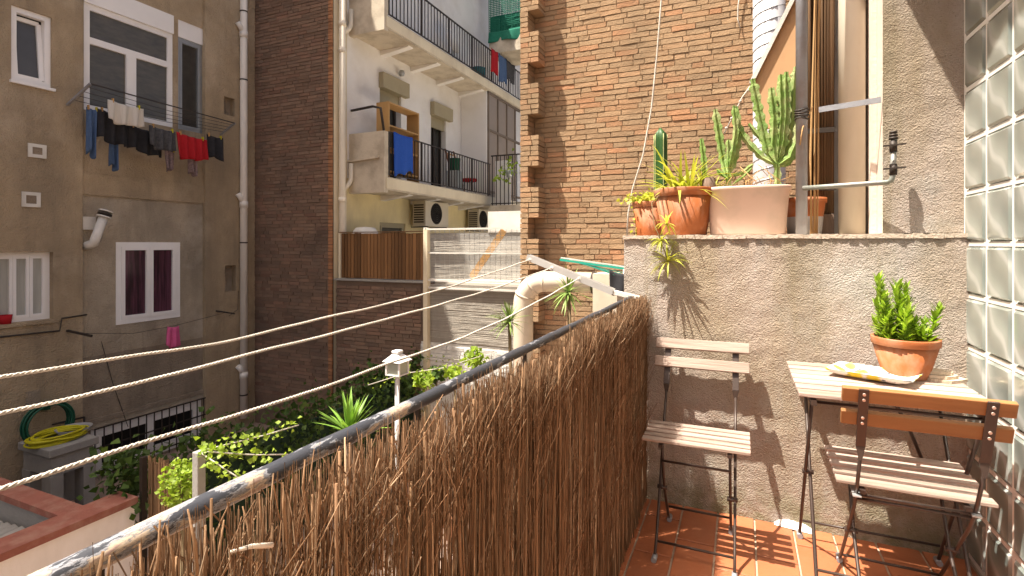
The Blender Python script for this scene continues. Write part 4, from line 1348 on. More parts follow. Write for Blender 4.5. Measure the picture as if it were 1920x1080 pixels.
for k in range(7):
    r = .26 + .018 * (k % 3)
    mb.tube([(XL + .06 + .02 * k, pc_.y + r * math.cos(t * .262) + .0, pc_.z + r * math.sin(t * .262)) for t in range(25)], .014, 6, False)
mb.box(XL, XL + .1, pc_.y - .04, pc_.y + .04, pc_.z + .18, pc_.z + .24)
tag(mb.build('hose', MAT['green_hose']), 'dark green hose coiled on the wall above the bench', 'hose')
p = Vector((xs - .50, y1 - .25, zt))
tag(MB().lathe([(0, .0), (.14, .0), (.2, .10), (.21, .10), (.15, .02), (0, .02)], p + Vector((.1, .15, .001)), 18).build('basin', MAT['grey_green']), 'grey basin at the end of the stone bench', 'basin')

# ivy hedge on a dark green screen, along the line of the parapet
XH = -5.15
hd = thing('ivy_hedge', 'long ivy hedge growing over a dark green garden screen', 'hedge', (XH, 5, GROUND))
MB().box(XH - .03, XH + .03, ce + .35, YD - .1, GROUND, cz - .05).build('screen', M('dark green screen', (.02, .045, .025), (.012, .03, .018), 30, .9, stretch=(1, 1, .1)), hd)
ri = random.Random(77)
pts = []
for k in range(3400):
    y = ri.uniform(ce - .1, YD - .15)
    t = ri.random()
    bump_ = .12 * math.sin(y * 5.1) + .08 * math.sin(y * 11.7 + 1)
    r = ri.gauss(0, .20)
    z = cz + .05 + bump_ + ri.gauss(-.12, .16) - abs(r) * .4 + (.12 if y < ce + .8 else 0)
    pts.append((XH - .1 + r, y, z))
for k in range(500):
    y = ri.uniform(ce + .3, YD - .1)
    pts.append((XH + .06 + abs(ri.gauss(0, .06)), y, ri.uniform(GROUND, cz - .1)))
mb = MB(); leaf_cloud(mb, pts, .072, ri)
tag(mb.build('leaves', MAT['ivy'], hd), kind='stuff')

# reed screen beside the parapet end
rs = thing('reed_screen', 'brown reed screen standing where the parapet wall ends', 'screen', (XWL, ce, GROUND))
xe = at(346, 900, Y=ce + .1).x
zt_ = at(300, 864, Y=ce + .1).z
mb = MB()
k = XWL + .02
while k < xe:
    mb.tube([(k, ce + .10 + ri.uniform(-.01, .01), GROUND), (k + ri.uniform(-.01, .01), ce + .10 + ri.uniform(-.01, .01), zt_ + ri.uniform(-.05, .03))], ri.uniform(.005, .009), 5, True)
    k += .0085
tag(mb.build('reeds', MAT['reed'], rs), kind='stuff')
MB().box(XWL + .01, xe, ce + .12, ce + .16, GROUND, zt_ - .06).build('backing', MAT['reed'], rs)
MB().box(XWL - .02, XWL + .02, ce + .04, ce + .085, GROUND, zt_ + .02).build('post', MAT['iron'], rs)


def bush(name, label, c, rad, n, size, mat, rnd, cat='plant', stem_to=None, group=None):
    o = thing(name, label, cat, (c[0], c[1], stem_to if stem_to is not None else c[2]), group=group)
    pts = []
    for k in range(n):
        v = Vector((rnd.gauss(0, 1), rnd.gauss(0, 1), rnd.gauss(0, 1))); v.normalize()
        v *= rnd.random() ** .4
        pts.append(Vector(c) + Vector((v.x * rad[0], v.y * rad[1], v.z * rad[2])))
    mb = MB(); leaf_cloud(mb, pts, size, rnd)
    tag(mb.build('leaves', MAT[mat], o), kind='stuff')
    if stem_to is not None:
        MB().tube([(c[0], c[1], stem_to), (c[0] + .03, c[1], (c[2] + stem_to) / 2), c], [.03, .022, .012], 6).build('stem', MAT['stem'], o)
    return o


bush('lime_shrub', 'bright lime green shrub beside the reed screen', at(340, 905, X=-3.7), (.14, .14, .19), 620, .034, 'vine', ri, stem_to=GROUND)
bush('leafy_shrub', 'yellow green leafy shrub at the corner of the reed screen', at(232, 872, X=-5.32), (.2, .16, .14), 150, .06, 'ivy', ri, stem_to=GROUND)
# wire post with vines
pp = at(373, 846, X=-3.45)
po = thing('garden_post', 'short concrete post carrying vine wires', 'post', (pp.x, pp.y, GROUND))
MB().box(pp.x - .03, pp.x + .03, pp.y - .03, pp.y + .03, GROUND, pp.z).build('shaft', MAT['concrete'], po, .006)


def vine(label, path, n, mat='vine', size=.040, spread=.026):
    o = thing('vine', label, 'vine', path[0], group='vines on garden wires')
    P = [Vector(p) for p in path]
    MB().tube(P, .005, 5).build('stem', MAT['rope'], o)
    pts = []
    for k in range(n):
        s = ri.random() * (len(P) - 1)
        i = min(int(s), len(P) - 2)
        pts.append(P[i].lerp(P[i + 1], s - i) + Vector((ri.gauss(0, spread), ri.gauss(0, spread), ri.gauss(0, spread))))
    mb = MB(); leaf_cloud(mb, pts, size, ri, .8)
    tag(mb.build('leaves', MAT[mat], o), kind='stuff')


vine('pale vine running along the upper wire from the concrete post', [pp, at(440, 830, X=-3.45), at(500, 815, X=-3.45), at(560, 797, X=-3.45)], 90)
vine('pale vine running along the lower wire towards the handrail', [pp, at(430, 850, X=-3.4), at(480, 853, X=-3.3), at(540, 852, X=-3.2)], 70)
vine('pale vine drooping from the concrete post behind the handrail', [pp, at(400, 865, X=-3.3), at(430, 885, X=-3.2), at(455, 900, X=-3.1)], 70)
vine('thin vine on the wire past the white lantern', [at(690, 722, Y=5.2), at(760, 700, Y=5.4), at(830, 690, Y=5.7), at(900, 668, Y=6.0)], 60)
vine('thin vine trailing across the whitewashed bricks', [at(790, 672, Y=YD - .15), at(830, 673, Y=YD - .15), at(880, 676, Y=YD - .15)], 30)

# sword-leaved yucca
c = at(655, 812, Y=3.9)
yu = thing('yucca', 'bright green sword leaved yucca behind the handrail', 'plant', (c.x, c.y, GROUND))
mb = MB(); rosette(mb, c, 44, .40, .045, .25, ri, (.2, 1.5), (.7, 1.15))
tag(mb.build('leaves', MAT['yucca'], yu), kind='stuff')
MB().tube([(c.x, c.y, GROUND), (c.x + .04, c.y, (GROUND + c.z) / 2), c], [.06, .05, .035], 8).build('trunk', MAT['bark'], yu)
# white garden lantern
lc = at(745, 700, Y=5.05)
la = thing('garden_lantern', 'white square lantern on a post in front of the dark wall', 'lantern', (lc.x, lc.y, GROUND))
hw = .115
zb = at(745, 700, Y=5.05).z
ztp = at(745, 676, Y=5.05).z
MB().tube([(lc.x, lc.y, GROUND), (lc.x, lc.y, zb)], .028, 10).build('post', MAT['white_lamp'], la)
mb = MB()
hw2 = .088
for sx in (-1, 1):
    for sy in (-1, 1):
        mb.box(lc.x + sx * hw2 - .01, lc.x + sx * hw2 + .01, lc.y + sy * hw2 - .01, lc.y + sy * hw2 + .01, zb, ztp + .001)
mb.box(lc.x - hw2 - .01, lc.x + hw2 + .01, lc.y - hw2 - .01, lc.y + hw2 + .01, zb - .012, zb)
mb.build('frame', MAT['white_lamp'], la)
MB().box(lc.x - hw2 + .004, lc.x + hw2 - .004, lc.y - hw2 + .004, lc.y + hw2 - .004, zb + .001, ztp).build('glass', MAT['lamp_glass'], la)
e, t = hw2 + .035, .035
MB().add([(lc.x - e, lc.y - e, ztp), (lc.x + e, lc.y - e, ztp), (lc.x + e, lc.y + e, ztp), (lc.x - e, lc.y + e, ztp),
          (lc.x - t, lc.y - t, ztp + .085), (lc.x + t, lc.y - t, ztp + .085), (lc.x + t, lc.y + t, ztp + .085), (lc.x - t, lc.y + t, ztp + .085)], MB.BF).build('roof', MAT['white_lamp'], la)
MB().box(lc.x - .05, lc.x + .05, lc.y - .05, lc.y + .05, ztp + .086, ztp + .12).build('cap', MAT['white_lamp'], la, .01)
la.rotation_euler = (0, 0, 0)
# pots and plants at the foot of the whitewashed wall
for (px, py, Y, rad, n, sz, mt, nm, lab) in (
        (818, 700, 6.6, .13, 110, .08, 'ivy', 'potted_plant', 'dark green potted plant before the whitewashed wall'),
        (890, 672, 6.3, .16, 160, .07, 'vine', 'potted_plant', 'yellow green bushy plant just above the handrail'),
        (795, 715, 5.9, .14, 120, .08, 'vine', 'potted_plant', 'yellow green plant left of the dark potted plant'),
        (852, 698, 5.6, .12, 90, .07, 'vine', 'potted_plant', 'pale plant leaning over the handrail below the whitewashed bricks')):
    c = at(px, py, Y=Y)
    o = bush(nm, lab, c, (rad, rad, rad * .8), n, sz, mt, ri, stem_to=GROUND + .3, group='plants by the whitewashed wall')
    MB().lathe([(0, 0), (.11, 0), (.15, .3), (.16, .3), (.14, .26), (0, .26)], (c.x, c.y, GROUND), 16).build('pot', MAT['terracotta_old'], o)
bush('ivy_clump', 'dark ivy clump at the foot of the garden wall behind the lantern', at(730, 712, Y=7.0), (.7, .3, .22), 450, .07, 'ivy', ri, 'ivy', stem_to=GROUND)
bush('hanging_ivy', 'dark ivy growing by the whitewashed pillar', at(778, 690, Y=7.35), (.12, .12, .4), 160, .07, 'ivy', ri, 'ivy', stem_to=GROUND)

# ================================================================== RAILING AND BRUSHWOOD SCREEN
rg = thing('balcony_railing', 'balcony railing with worn black handrail behind the brushwood', 'railing', (XR, 1, FLOOR))
ZR = -.250
rrn = random.Random(41)
pts, rad = [], []
y = -1.2
while y < YW + .02:
    pts.append((XR + rrn.uniform(-.001, .001), y, ZR + rrn.uniform(-.001, .001)))
    rad.append(.0108 + rrn.uniform(-.0006, .0006))
    y += .06
MB().tube(pts, rad, 14).build('handrail', MAT['rail'], rg)
MB().bar((XR, -1.2, FLOOR + .08), (XR, YW, FLOOR + .08), .03, .015).build('bottom_rail', MAT['iron'], rg)
bm = MB().box(-.005, .003, -.003, .003, FLOOR, ZR - .008).mesh('baluster', MAT['iron'])
y = -1.1
while y < YW:
    o = obj('baluster', bm, rg); o.location = (XR, y, 0); y += .45

bs_ = thing('brushwood_screen', 'brown brushwood screen tied along the inside of the balcony railing', 'screen', (XR + .03, 1.2, FLOOR))


def twig_pts(x, y, ztop, rnd, wav, n=6, z0=FLOOR + .015, lean=.03):
    ly, lx = rnd.gauss(0, lean), rnd.gauss(0, .006)
    ph, am = rnd.uniform(0, 6.3), rnd.uniform(.2, 1) * wav
    fr = rnd.uniform(2, 9)
    out = []
    for i in range(n + 1):
        t = i / n
        out.append((x + lx * t + am * .5 * math.sin(ph * 2 + fr * t), y + ly * (t - .5) + am * math.sin(ph + fr * t), z0 + (ztop - z0) * t))
    return out


def tip_z(y):
    """height of the ragged top edge"""
    if y < .62:
        return ZR + .004
    return ZR - .014 + .010 * math.sin(y * 9) + (.012 if y > 1.25 else 0)


mb = MB()
for k in range(9500):
    y = rrn.uniform(-.3, YW - .02)
    if y < .62 and rrn.random() < .35:
        continue
    x = XR + .020 + rrn.random() * .040
    dens = math.sin(y * 31) + math.sin(y * 83 + 1) + .4 * math.sin(y * 190)
    if dens < -.85 and rrn.random() < .9:
        continue
    zt = tip_z(y) + rrn.gauss(-.006, .011)
    if rrn.random() < .12:
        zt -= rrn.uniform(.05, .5)
    r = rrn.uniform(.0004, .0011)
    r *= min(1, .5 + .5 * max(y, 0))
    mb.tube(twig_pts(x, y, zt, rrn, .008, 8, lean=.04), [r * 1.2, r * 1.2, r * 1.15, r * 1.1, r, r, r * .9, r * .8, r * .55], 4, False, True)
tag(mb.build('twigs', MAT['twig'], bs_), kind='stuff')
mb = MB()                                        # fine curly heather ends
for k in range(6500):
    y = rrn.uniform(.0, YW - .02) if k % 3 else rrn.uniform(1.7, YW - .02)
    z0 = rrn.uniform(FLOOR + .2, tip_z(y) - .10) if k % 2 else tip_z(y) - rrn.uniform(.08, .2)
    p = Vector((XR + .05 + rrn.uniform(-.02, .012), y, z0))
    d = Vector((rrn.gauss(.05, .12), rrn.gauss(0, .28), 1)).normalized()
    pts = [p]
    for i in range(4):
        d = (d + Vector((rrn.gauss(0, .10), rrn.gauss(0, .20), 0))).normalized()
        p = p + d * rrn.uniform(.02, .04)
        pts.append(p)
    if max(q.z for q in pts) > tip_z(y) + .02:
        continue
    mb.tube(pts, rrn.uniform(.0004, .0010), 3, False, True)
tag(mb.build('heather_ends', MAT['twig'], bs_), kind='stuff')
for k in range(110):                              # thicker sticks, each its own part
    y = .1 + (YW - .15) * rrn.random() ** 1.25
    x = XR + .048 + rrn.uniform(-.008, .014)
    zt = tip_z(y) + rrn.gauss(-.004, .014)
    if rrn.random() < .2:
        zt -= rrn.uniform(.02, .35)
    r = rrn.uniform(.0014, .0028) * min(1, .55 + .45 * y)
    m_ = MB().tube(twig_pts(x, y, zt, rrn, .010, 8, lean=.05), [r * 1.25] * 4 + [r] * 3 + [r * .9, r * .8], 7, True, True)
    m_.build('stick', MAT['stick'] if k % 2 else MAT['twig'], bs_)
for px, py, rpx, lean in ((193, 1034, 15, .015), (206, 1042, 11, -.02), (300, 975, 10, .03), (312, 985, 8, -.01), (352, 955, 9, -.035), (385, 985, 12, .012), (400, 990, 7, -.02), (262, 1020, 9, .01),
                          (420, 975, 8, .02), (455, 950, 7, -.03), (486, 925, 8, .0), (530, 905, 8, -.02), (572, 862, 7, .0), (655, 830, 6, .02), (598, 880, 10, .01), (548, 897, 7, .015)):
    q = at(px, py, X=XR + .052)
    r = .62 * rpx * depth(q) / F_PX
    base = Vector((q.x + .004, q.y - lean * 4, FLOOR + .02))
    m = [base.lerp(q, t) + Vector((rrn.uniform(-.003, .003), rrn.uniform(-.004, .004), 0)) for t in (0, .3, .6, .8, .92, .97, 1)]
    m[0], m[-1] = base, q
    MB().tube(m, [r, r, r, r * .95, r * .8, r * .6, r * .25], 8).build('stick', MAT['stick'], bs_)
q = at(430, 1035, X=XR + .06)
MB().tube([q, q.lerp(at(510, 1022, X=XR + .062), .5) + Vector((0, 0, .002)), at(510, 1022, X=XR + .062)], [.0012, .0022, .0026], 7).build('stick', M('pale peeled stick', (.66, .60, .52), None, 20, .8), bs_)


# ------------------------------------------------------------------ clothesline bracket and ropes
YA = 2.46
cl = thing('clothesline_holder', 'white metal clothesline arm slanting out over the handrail', 'clothesline', at(1190, 556, Y=YA))
a, b = at(1200, 560, Y=YA), at(990, 482, Y=YA)
j = at(1150, 548, Y=YA)
MB().bar(a, j, .03, .022).build('mount', MAT['white_paint'], cl, .003)
for o_ in (-.016, .016):
    MB().bar(Vector(j) + Vector((0, o_, .002)), Vector(b) + Vector((0, o_, 0)), .006, .030).build('side_rail', MAT['aluminium'], cl)
ARM = []
for px, py in ((996, 486), (1037, 501), (1088, 521)):
    p = at(px, py, Y=YA)
    ARM.append(p)
    MB().tube([p + Vector((0, -.02, 0)), p + Vector((0, .02, 0))], .009, 10).build('roller', MAT['white_paint'], cl)


def rope(label, pts, r=.0027, sag=0):
    P = [Vector(p) for p in pts]
    dense = []
    for a_, b_ in zip(P[:-1], P[1:]):
        m = max(2, int((b_ - a_).length / .02))
        dense += [a_.lerp(b_, k / m) for k in range(m)]
    dense.append(P[-1])
    for it in range(14):
        dense = [dense[0]] + [(dense[k - 1] + dense[k] * 2 + dense[k + 1]) / 4 for k in range(1, len(dense) - 1)] + [dense[-1]]
    ph_ = random.random() * 6
    dense = [p + Vector((.001 * math.sin(ph_ + k * .31), 0, .0011 * math.sin(ph_ + k * .19) + .0006 * math.sin(k * .53))) for k, p in enumerate(dense)]
    # resample evenly
    L_ = [0]
    for i in range(1, len(dense)):
        L_.append(L_[-1] + (dense[i] - dense[i - 1]).length)
    step, out, i = .004, [], 0
    s = 0
    while s < L_[-1]:
        while L_[i + 1] < s:
            i += 1
        out.append(dense[i].lerp(dense[i + 1], (s - L_[i]) / max(L_[i + 1] - L_[i], 1e-6)))
        s += step
    mb = MB()
    for st in range(3):
        q = []
        for k, p in enumerate(out):
            t = (out[min(k + 1, len(out) - 1)] - out[max(k - 1, 0)]).normalized()
            sd = t.cross(Vector((0, 0, 1))).normalized()
            up = sd.cross(t)
            an = k * step / .022 * 2 * math.pi / 1.0 + st * 2.094
            q.append(p + (sd * math.cos(an) + up * math.sin(an)) * r * .55)
        mb.tube(q, r * .62, 5)
    return tag(mb.build('clothesline_rope', MAT['rope']), label, 'rope', 'clothesline ropes')


def rope_pts(X, pix_pts, end):
    p = [at(px, py, X=X) for px, py in pix_pts]
    d = p[0] - p[1]
    k = 1.1 / max(abs(d.y), .05)
    return [p[0] + Vector((0, d.y * k, d.z * .2))] + p + [end]


rope('uppermost white rope of the three on the clothesline arm', rope_pts(ARM[0].x, [(0, 706), (110, 691), (330, 655), (452, 638), (505, 618), (700, 577), (860, 533)], ARM[0]))
rope('middle white rope of the three on the clothesline arm', rope_pts(ARM[1].x, [(0, 772), (220, 729), (480, 662), (700, 604), (800, 579), (950, 533)], ARM[1]))
rope('lowest and nearest white rope of the three on the clothesline arm', rope_pts(ARM[2].x, [(0, 917), (200, 853), (400, 790), (560, 741), (730, 682), (850, 640), (960, 592)], ARM[2]))

# ================================================================== FURNITURE
def chair(label, loc, rz, wid, dep, seat_mat, back_mat, lean=.15):
    """folding slatted chair; local +y is its front"""
    t = thing('folding_chair', label, 'chair', loc, rz, 'folding bistro chairs')
    h = wid / 2
    yb_, yf = -dep / 2, dep / 2
    n = 5
    sw = dep / n
    for k in range(n):
        y = yb_ + sw * k
        MB().box(-h, h, y + sw * .17, y + sw * .83, .441 + random.uniform(-.001, .001), .454 + random.uniform(-.001, .001)).build('seat_slat', MAT[seat_mat], t, .003, local=True)
    nrm = Vector((0, .34, lean)).normalized()
    upv = Vector((0, -lean, .34)).normalized()

    def bp(z):
        return yb_ - lean * (z - .45) / .34
    for z in (.765, .688):
        MB().obox((0, bp(z), z), (h, 0, 0), nrm * .009, upv * .023).build('back_slat', MAT[back_mat], t, .003, local=True)
    for s in (-1, 1):
        x = s * (h - .055)
        fb_ = MB()
        a_, b_ = Vector((x, bp(.79), .79)), Vector((x, bp(.60), .60))
        off = nrm * -.0125
        fb_.obox((a_ + b_) / 2 + off, (.013, 0, 0), nrm * .003, (a_ - b_) / 2)
        o = fb_.build('back_bar', MAT['chair_steel'], t, .001, local=True)
        for z in (.775, .757, .698, .680):
            p = Vector((x, bp(z), z)) + off - nrm * .0035
            MB().tube([p, p - nrm * .003], .0045, 8).build('rivet', MAT['rivet'], o, local=True)
        b2 = b_ + off
        MB().add([b2 + Vector((-.013, 0, 0)), b2 + Vector((.013, 0, 0)), b2 + Vector((.004, -.003, -.045)), b2 + Vector((-.004, -.003, -.045)),
                  b2 + Vector((-.013, .006, 0)), b2 + Vector((.013, .006, 0)), b2 + Vector((.004, .008, -.045)), b2 + Vector((-.004, .008, -.045))],
                 MB.BF).build('back_bar_neck', MAT['chair_steel'], t, local=True)
        MB().tube([b2 + Vector((0, .003, -.03)), (x, yb_ - .004, .45), (x, yb_ + .05, .36), (x, .0, .22), (x, yf - .03, .06), (x, yf + .03, .008)], .0058, 8).build('back_leg', MAT['chair_steel'], t, local=True)
        x2 = s * (h - .072)
        MB().tube([(x2, yf - .05, .43), (x2, .0, .22), (x2, yb_ - .0, .05), (x2, yb_ - .05, .008)], .0058, 8).build('front_leg', MAT['chair_steel'], t, local=True)
        MB().tube([(x2 - s * .012, .0, .22), (x + s * .01, .0, .22)], .009, 10).build('pivot', MAT['chair_steel'], t, local=True)
        for fy in (yf + .03, yb_ - .05):
            fx_ = x if fy > 0 else x2
            MB().tube([(fx_, fy - .02, .010), (fx_, fy + .02, .010)], .0105, 10).build('foot', MAT['steel'], t, local=True)
        MB().bar((x2, yb_ + .0, .428), (x2, yf - .01, .428), .016, .012).build('seat_rail', MAT['chair_steel'], t, local=True)
        MB().obox((x, yb_ + .025, .42), (.012, 0, 0), (0, .03, .006), (0, 0, .002)).build('hinge', MAT['galv'], t, local=True)
    for (y, z, xx) in ((yb_ + .012, .415, h - .04), (yb_ + .03, .395, h - .055), (yf - .02, .05, h - .055), (yb_ - .02, .075, h - .072), (yf - .07, .35, h - .072)):
        MB().tube([(-xx, y, z), (xx, y, z)], .0048, 8).build('stretcher', MAT['chair_steel'], t, local=True)
    return t


chair('pale folding chair standing alone against the roughcast wall', (-.165, 2.225, FLOOR), R(180), .395, .25, 'slat_pale', 'slat_pale', .155)
chair('folding chair with varnished orange backrest pushed up to the table', (.492, 2.150, FLOOR), R(-1.0), .41, .35, 'slat_pale', 'slat_orange', .11)

TB = thing('folding_table', 'small square slatted folding table in the balcony corner', 'table', (.455, 2.275, FLOOR))
tw, td, th = .555, .55, .715
n = 7
for k in range(n):
    y = -td / 2 + td / n * k
    MB().box(-tw / 2, tw / 2, y + .008, y + td / n - .011, th - .010, th + .004).build('top_slat', MAT['slat_pale'], TB, .003, local=True)
for s in (-1, 1):
    x, x2 = s * (tw / 2 - .045), s * (tw / 2 - .06)
    MB().bar((x, -td / 2 + .01, th - .026), (x, td / 2 - .01, th - .026), .018, .018).build('top_rail', MAT['chair_steel'], TB, local=True)
    MB().tube([(x, -td / 2 + .06, th - .03), (x, -.01, .36), (x, td / 2 - .08, .03), (x, td / 2 - .07, .008)], .0062, 8).build('leg', MAT['chair_steel'], TB, local=True)
    MB().tube([(x2, td / 2 - .10, th - .03), (x2, -.01, .36), (x2, -td / 2 + .05, .03), (x2, -td / 2 + .04, .008)], .0062, 8).build('leg', MAT['chair_steel'], TB, local=True)
    MB().tube([(x2 - s * .012, -.01, .36), (x + s * .01, -.01, .36)], .009, 10).build('pivot', MAT['chair_steel'], TB, local=True)
    for xx, yy in ((x, td / 2 - .07), (x2, -td / 2 + .04)):
        MB().tube([(xx, yy - .02, .011), (xx, yy + .02, .011)], .011, 10).build('foot', MAT['steel'], TB, local=True)
for (y, z, xx) in ((td / 2 - .09, .08, tw / 2 - .045), (-td / 2 + .07, .10, tw / 2 - .06), (td / 2 - .1, th - .035, tw / 2 - .05), (-td / 2 + .06, th - .035, tw / 2 - .05)):
    MB().tube([(-xx, y, z), (xx, y, z)], .005, 8).build('stretcher', MAT['chair_steel'], TB, local=True)
MB().tube([(.02, -.14, th - .03), (.10, .02, .55), (.17, .14, .40)], .006, 8).build('brace', MAT['chair_steel'], TB, local=True)

ZT = FLOOR + th + .004
rp_ = random.Random(9)


def pot_prof(r1, r0, h, rim=.03):
    return [(0, 0), (r0, 0), (r0 * 1.02, .004), (r1 * .955, h - rim), (r1 * .955, h - rim), (r1, h - rim + .004), (r1 * 1.01, h - .004), (r1, h), (r1 * .93, h), (r1 * .90, h - .02), (r1 * .88, h - .03), (0, h - .025)]


c = at(1697, 706, Z=ZT)
c = Vector((c.x, c.y, ZT))
pt = thing('potted_succulent', 'leafy green succulent in terracotta pot on the table', 'plant', c)
MB().lathe(pot_prof(.108, .070, .150), c, 40).build('pot', MAT['terracotta'], pt)
MB().lathe([(0, .137), (.096, .135)], c, 24).build('soil', MAT['soil'], pt)
mb = MB()
for k in range(22):
    an, rr_ = rp_.uniform(0, 6.28), .078 * rp_.random() ** .5
    b0 = c + Vector((rr_ * math.cos(an), rr_ * math.sin(an), .135))
    hgt = rp_.uniform(.13, .25) if k < 12 else rp_.uniform(.06, .12)
    if b0.x > c.x + .015:
        hgt *= .66
    sp_ = rp_.uniform(.1, .34) * rr_ / .078 * (.35 if b0.x > c.x + .015 else 1)
    dirv = Vector((sp_ * math.cos(an), sp_ * math.sin(an), 1)).normalized()
    bend = Vector((rp_.gauss(-.005, .012), rp_.gauss(0, .012), 0))
    m = int(hgt / .0085)
    for i in range(m):
        t = i / m
        p = b0 + dirv * hgt * t + bend * t * t
        for q in range(3):
            aa = i * 2.4 + q * 2.09 + k + rp_.uniform(-.3, .3)
            d = Vector((math.cos(aa), math.sin(aa), .35 + 1.3 * t ** 2)).normalized()
            blade(mb, p, d, (.052 - .012 * t) * rp_.uniform(.65, 1.2), .015 * rp_.uniform(.8, 1.3), rp_.uniform(-.8, .1), 3, .35)
tag(mb.build('leaves', MAT['succulent'], pt), kind='stuff')
mb = MB()
# lemon tray, slightly dished, turned on the table
c2 = at(1643, 711, Z=ZT)
tr = MB()
N = 12
vs, fs = [], []
for side in (0, 1):
    for jn in range(N + 1):
        for i in range(N + 1):
            x, y = (i / N - .5) * .27, (jn / N - .5) * .17
            e = max(abs(i / N - .5), abs(jn / N - .5)) * 2
            vs.append((x, y, .004 + .022 * max(0, e - .55) ** 1.5 / .3 + (.004 if side else 0)))
W_ = N + 1
for jn in range(N):
    for i in range(N):
        k = jn * W_ + i
        fs.append((k, k + W_, k + W_ + 1, k + 1))
        k += W_ * W_
        fs.append((k, k + 1, k + W_ + 1, k + W_))
tr.add(vs, fs, True)
o = tr.build('tray', MAT['lemon'])
o.location = (c2.x - .01, c2.y, ZT + .001); o.rotation_euler = (0, 0, R(-24))
tag(o, 'shallow white tray printed with lemons on the table', 'tray')
c3_ = at(1763, 712, Z=ZT)
stn = thing('stone_pile', 'small pile of pale split slabs behind the pot on the table', 'stones', (c3_.x, c3_.y, ZT))
for k in range(3):
    pr = []
    for i in range(9):
        a_ = i * .698
        r_ = (.072 - .010 * k) * rp_.uniform(.8, 1.15)
        pr.append((c3_.x + r_ * 1.15 * math.cos(a_) - .008 * k, c3_.y + .75 * r_ * math.sin(a_), ZT + .001 + k * .0115))
    MB().prism(pr, (0, 0, .010)).build('slab', MAT['slate'], stn)
# white rag by the wall
c4 = at(1488, 988, Z=FLOOR)
mb = MB()
pr = []
nn = 9
for jn in range(nn):
    for i in range(15):
        x, y = (i / 14 - .5) * .15, (jn / (nn - 1) - .5) * .06
        e = max(0, 1 - (abs(i / 14 - .5) * 2) ** 2.5) * max(0, 1 - (abs(jn / (nn - 1) - .5) * 2) ** 2.5)
        pr.append((c4.x + x, c4.y + y - .15 * x, FLOOR + .003 + e * (.022 + rp_.uniform(-.006, .006))))
mb.add(pr, [(jn * 15 + i, jn * 15 + i + 1, (jn + 1) * 15 + i + 1, (jn + 1) * 15 + i) for jn in range(nn - 1) for i in range(14)], True)
tag(mb.build('rag', MAT['rag']), 'crumpled white rag on the tiles at the foot of the wall', 'rag')

# ================================================================== LEDGE WITH PLANTERS
YP = 2.73
ZL = LEDGE + .002
c = Vector((at(1283, 440, Y=YP).x, YP, ZL))
s1 = thing('spider_plant', 'yellow green spider plant in an orange pot on the ledge', 'plant', c)
MB().lathe(pot_prof(.146, .102, .228, .04), c, 40).build('pot', MAT['terracotta'], s1)
MB().lathe([(0, .2), (.128, .198)], c, 24).build('soil', MAT['soil'], s1)
mb = MB()
for k in range(70):
    an = rp_.uniform(0, 6.28)
    e = rp_.uniform(.25, 1.25)
    d = Vector((math.cos(an) * math.cos(e) * 1.0, math.sin(an) * math.cos(e) * .7, math.sin(e)))
    blade(mb, c + Vector((rp_.uniform(-.05, .05) - .01, rp_.uniform(-.04, .04), .20)), d, rp_.uniform(.14, .31), .019, rp_.uniform(.7, 1.6), 7)
tag(mb.build('leaves', MAT['spider'], s1), kind='stuff')
# runners with plantlets hanging over the wall
hang = [at(1235, 372, Y=YP - .12), at(1228, 425, Y=YW - .03), at(1240, 452, Y=YW - .035), at(1252, 490, Y=YW - .035)]
MB().tube([c + Vector((-.09, -.06, .22)), at(1222, 380, Y=YP - .15), at(1226, 420, Y=YW - .02), hang[2], hang[3]], .0022, 5).build('runner', MAT['stem'], s1)
for q, nn, ln in ((at(1250, 420, Y=YW - .04), 18, .08), (hang[2], 22, .09), (hang[3], 32, .11)):
    mb = MB()
    for k in range(nn):
        an = rp_.uniform(0, 6.28); e = rp_.uniform(-.2, 1.1)
        blade(mb, q, Vector((math.cos(an) * math.cos(e), math.sin(an) * math.cos(e) * .5 - .15, math.sin(e))), ln * rp_.uniform(.7, 1.15), .010, rp_.uniform(.8, 1.8), 6)
    tag(mb.build('plantlet', MAT['spider'], s1), kind='stuff')
# column cactus in the same corner, own small pot behind
c5 = Vector((at(1238, 440, Y=3.08).x, 3.08, ZL))
k1 = thing('column_cactus', 'single dark green column cactus rising behind the spider plant', 'cactus', c5)
MB().lathe(pot_prof(.09, .06, .16), c5, 28).build('pot', MAT['terracotta_old'], k1)
zt5 = at(1238, 240, Y=3.08).z - ZL
prof = []
mb = MB()
vs, fs = [], []
nz, na = 14, 20
for i in range(nz + 1):
    t = i / nz
    z = .14 + (zt5 - .14) * t
    env = .038 * (1 if t < .9 else max(.12, math.sqrt(max(0, 1 - ((t - .9) / .1) ** 2))))
    for q in range(na):
        an = 2 * math.pi * q / na + .3
        r_ = env * (1 if q % 4 == 0 else .80 if q % 4 in (1, 3) else .68)
        vs.append(c5 + Vector((r_ * math.cos(an), r_ * math.sin(an), z)))
for i in range(nz):
    for q in range(na):
        q2 = (q + 1) % na
        fs.append((i * na + q, i * na + q2, (i + 1) * na + q2, (i + 1) * na + q))
fs.append(tuple(nz * na + q for q in range(na)))
mb.add(vs, fs, True)
cc = mb.build('column', MAT['cactus_dark'], k1)
for q in range(0, na, 4):
    an = 2 * math.pi * q / na + .3
    MB().tube([c5 + Vector((.0382 * math.cos(an), .0382 * math.sin(an), .14 + (zt5 - .16) * i / 10 * .96)) for i in range(11)], .0028, 5).build('rib', MAT['cactus_rib'], cc)
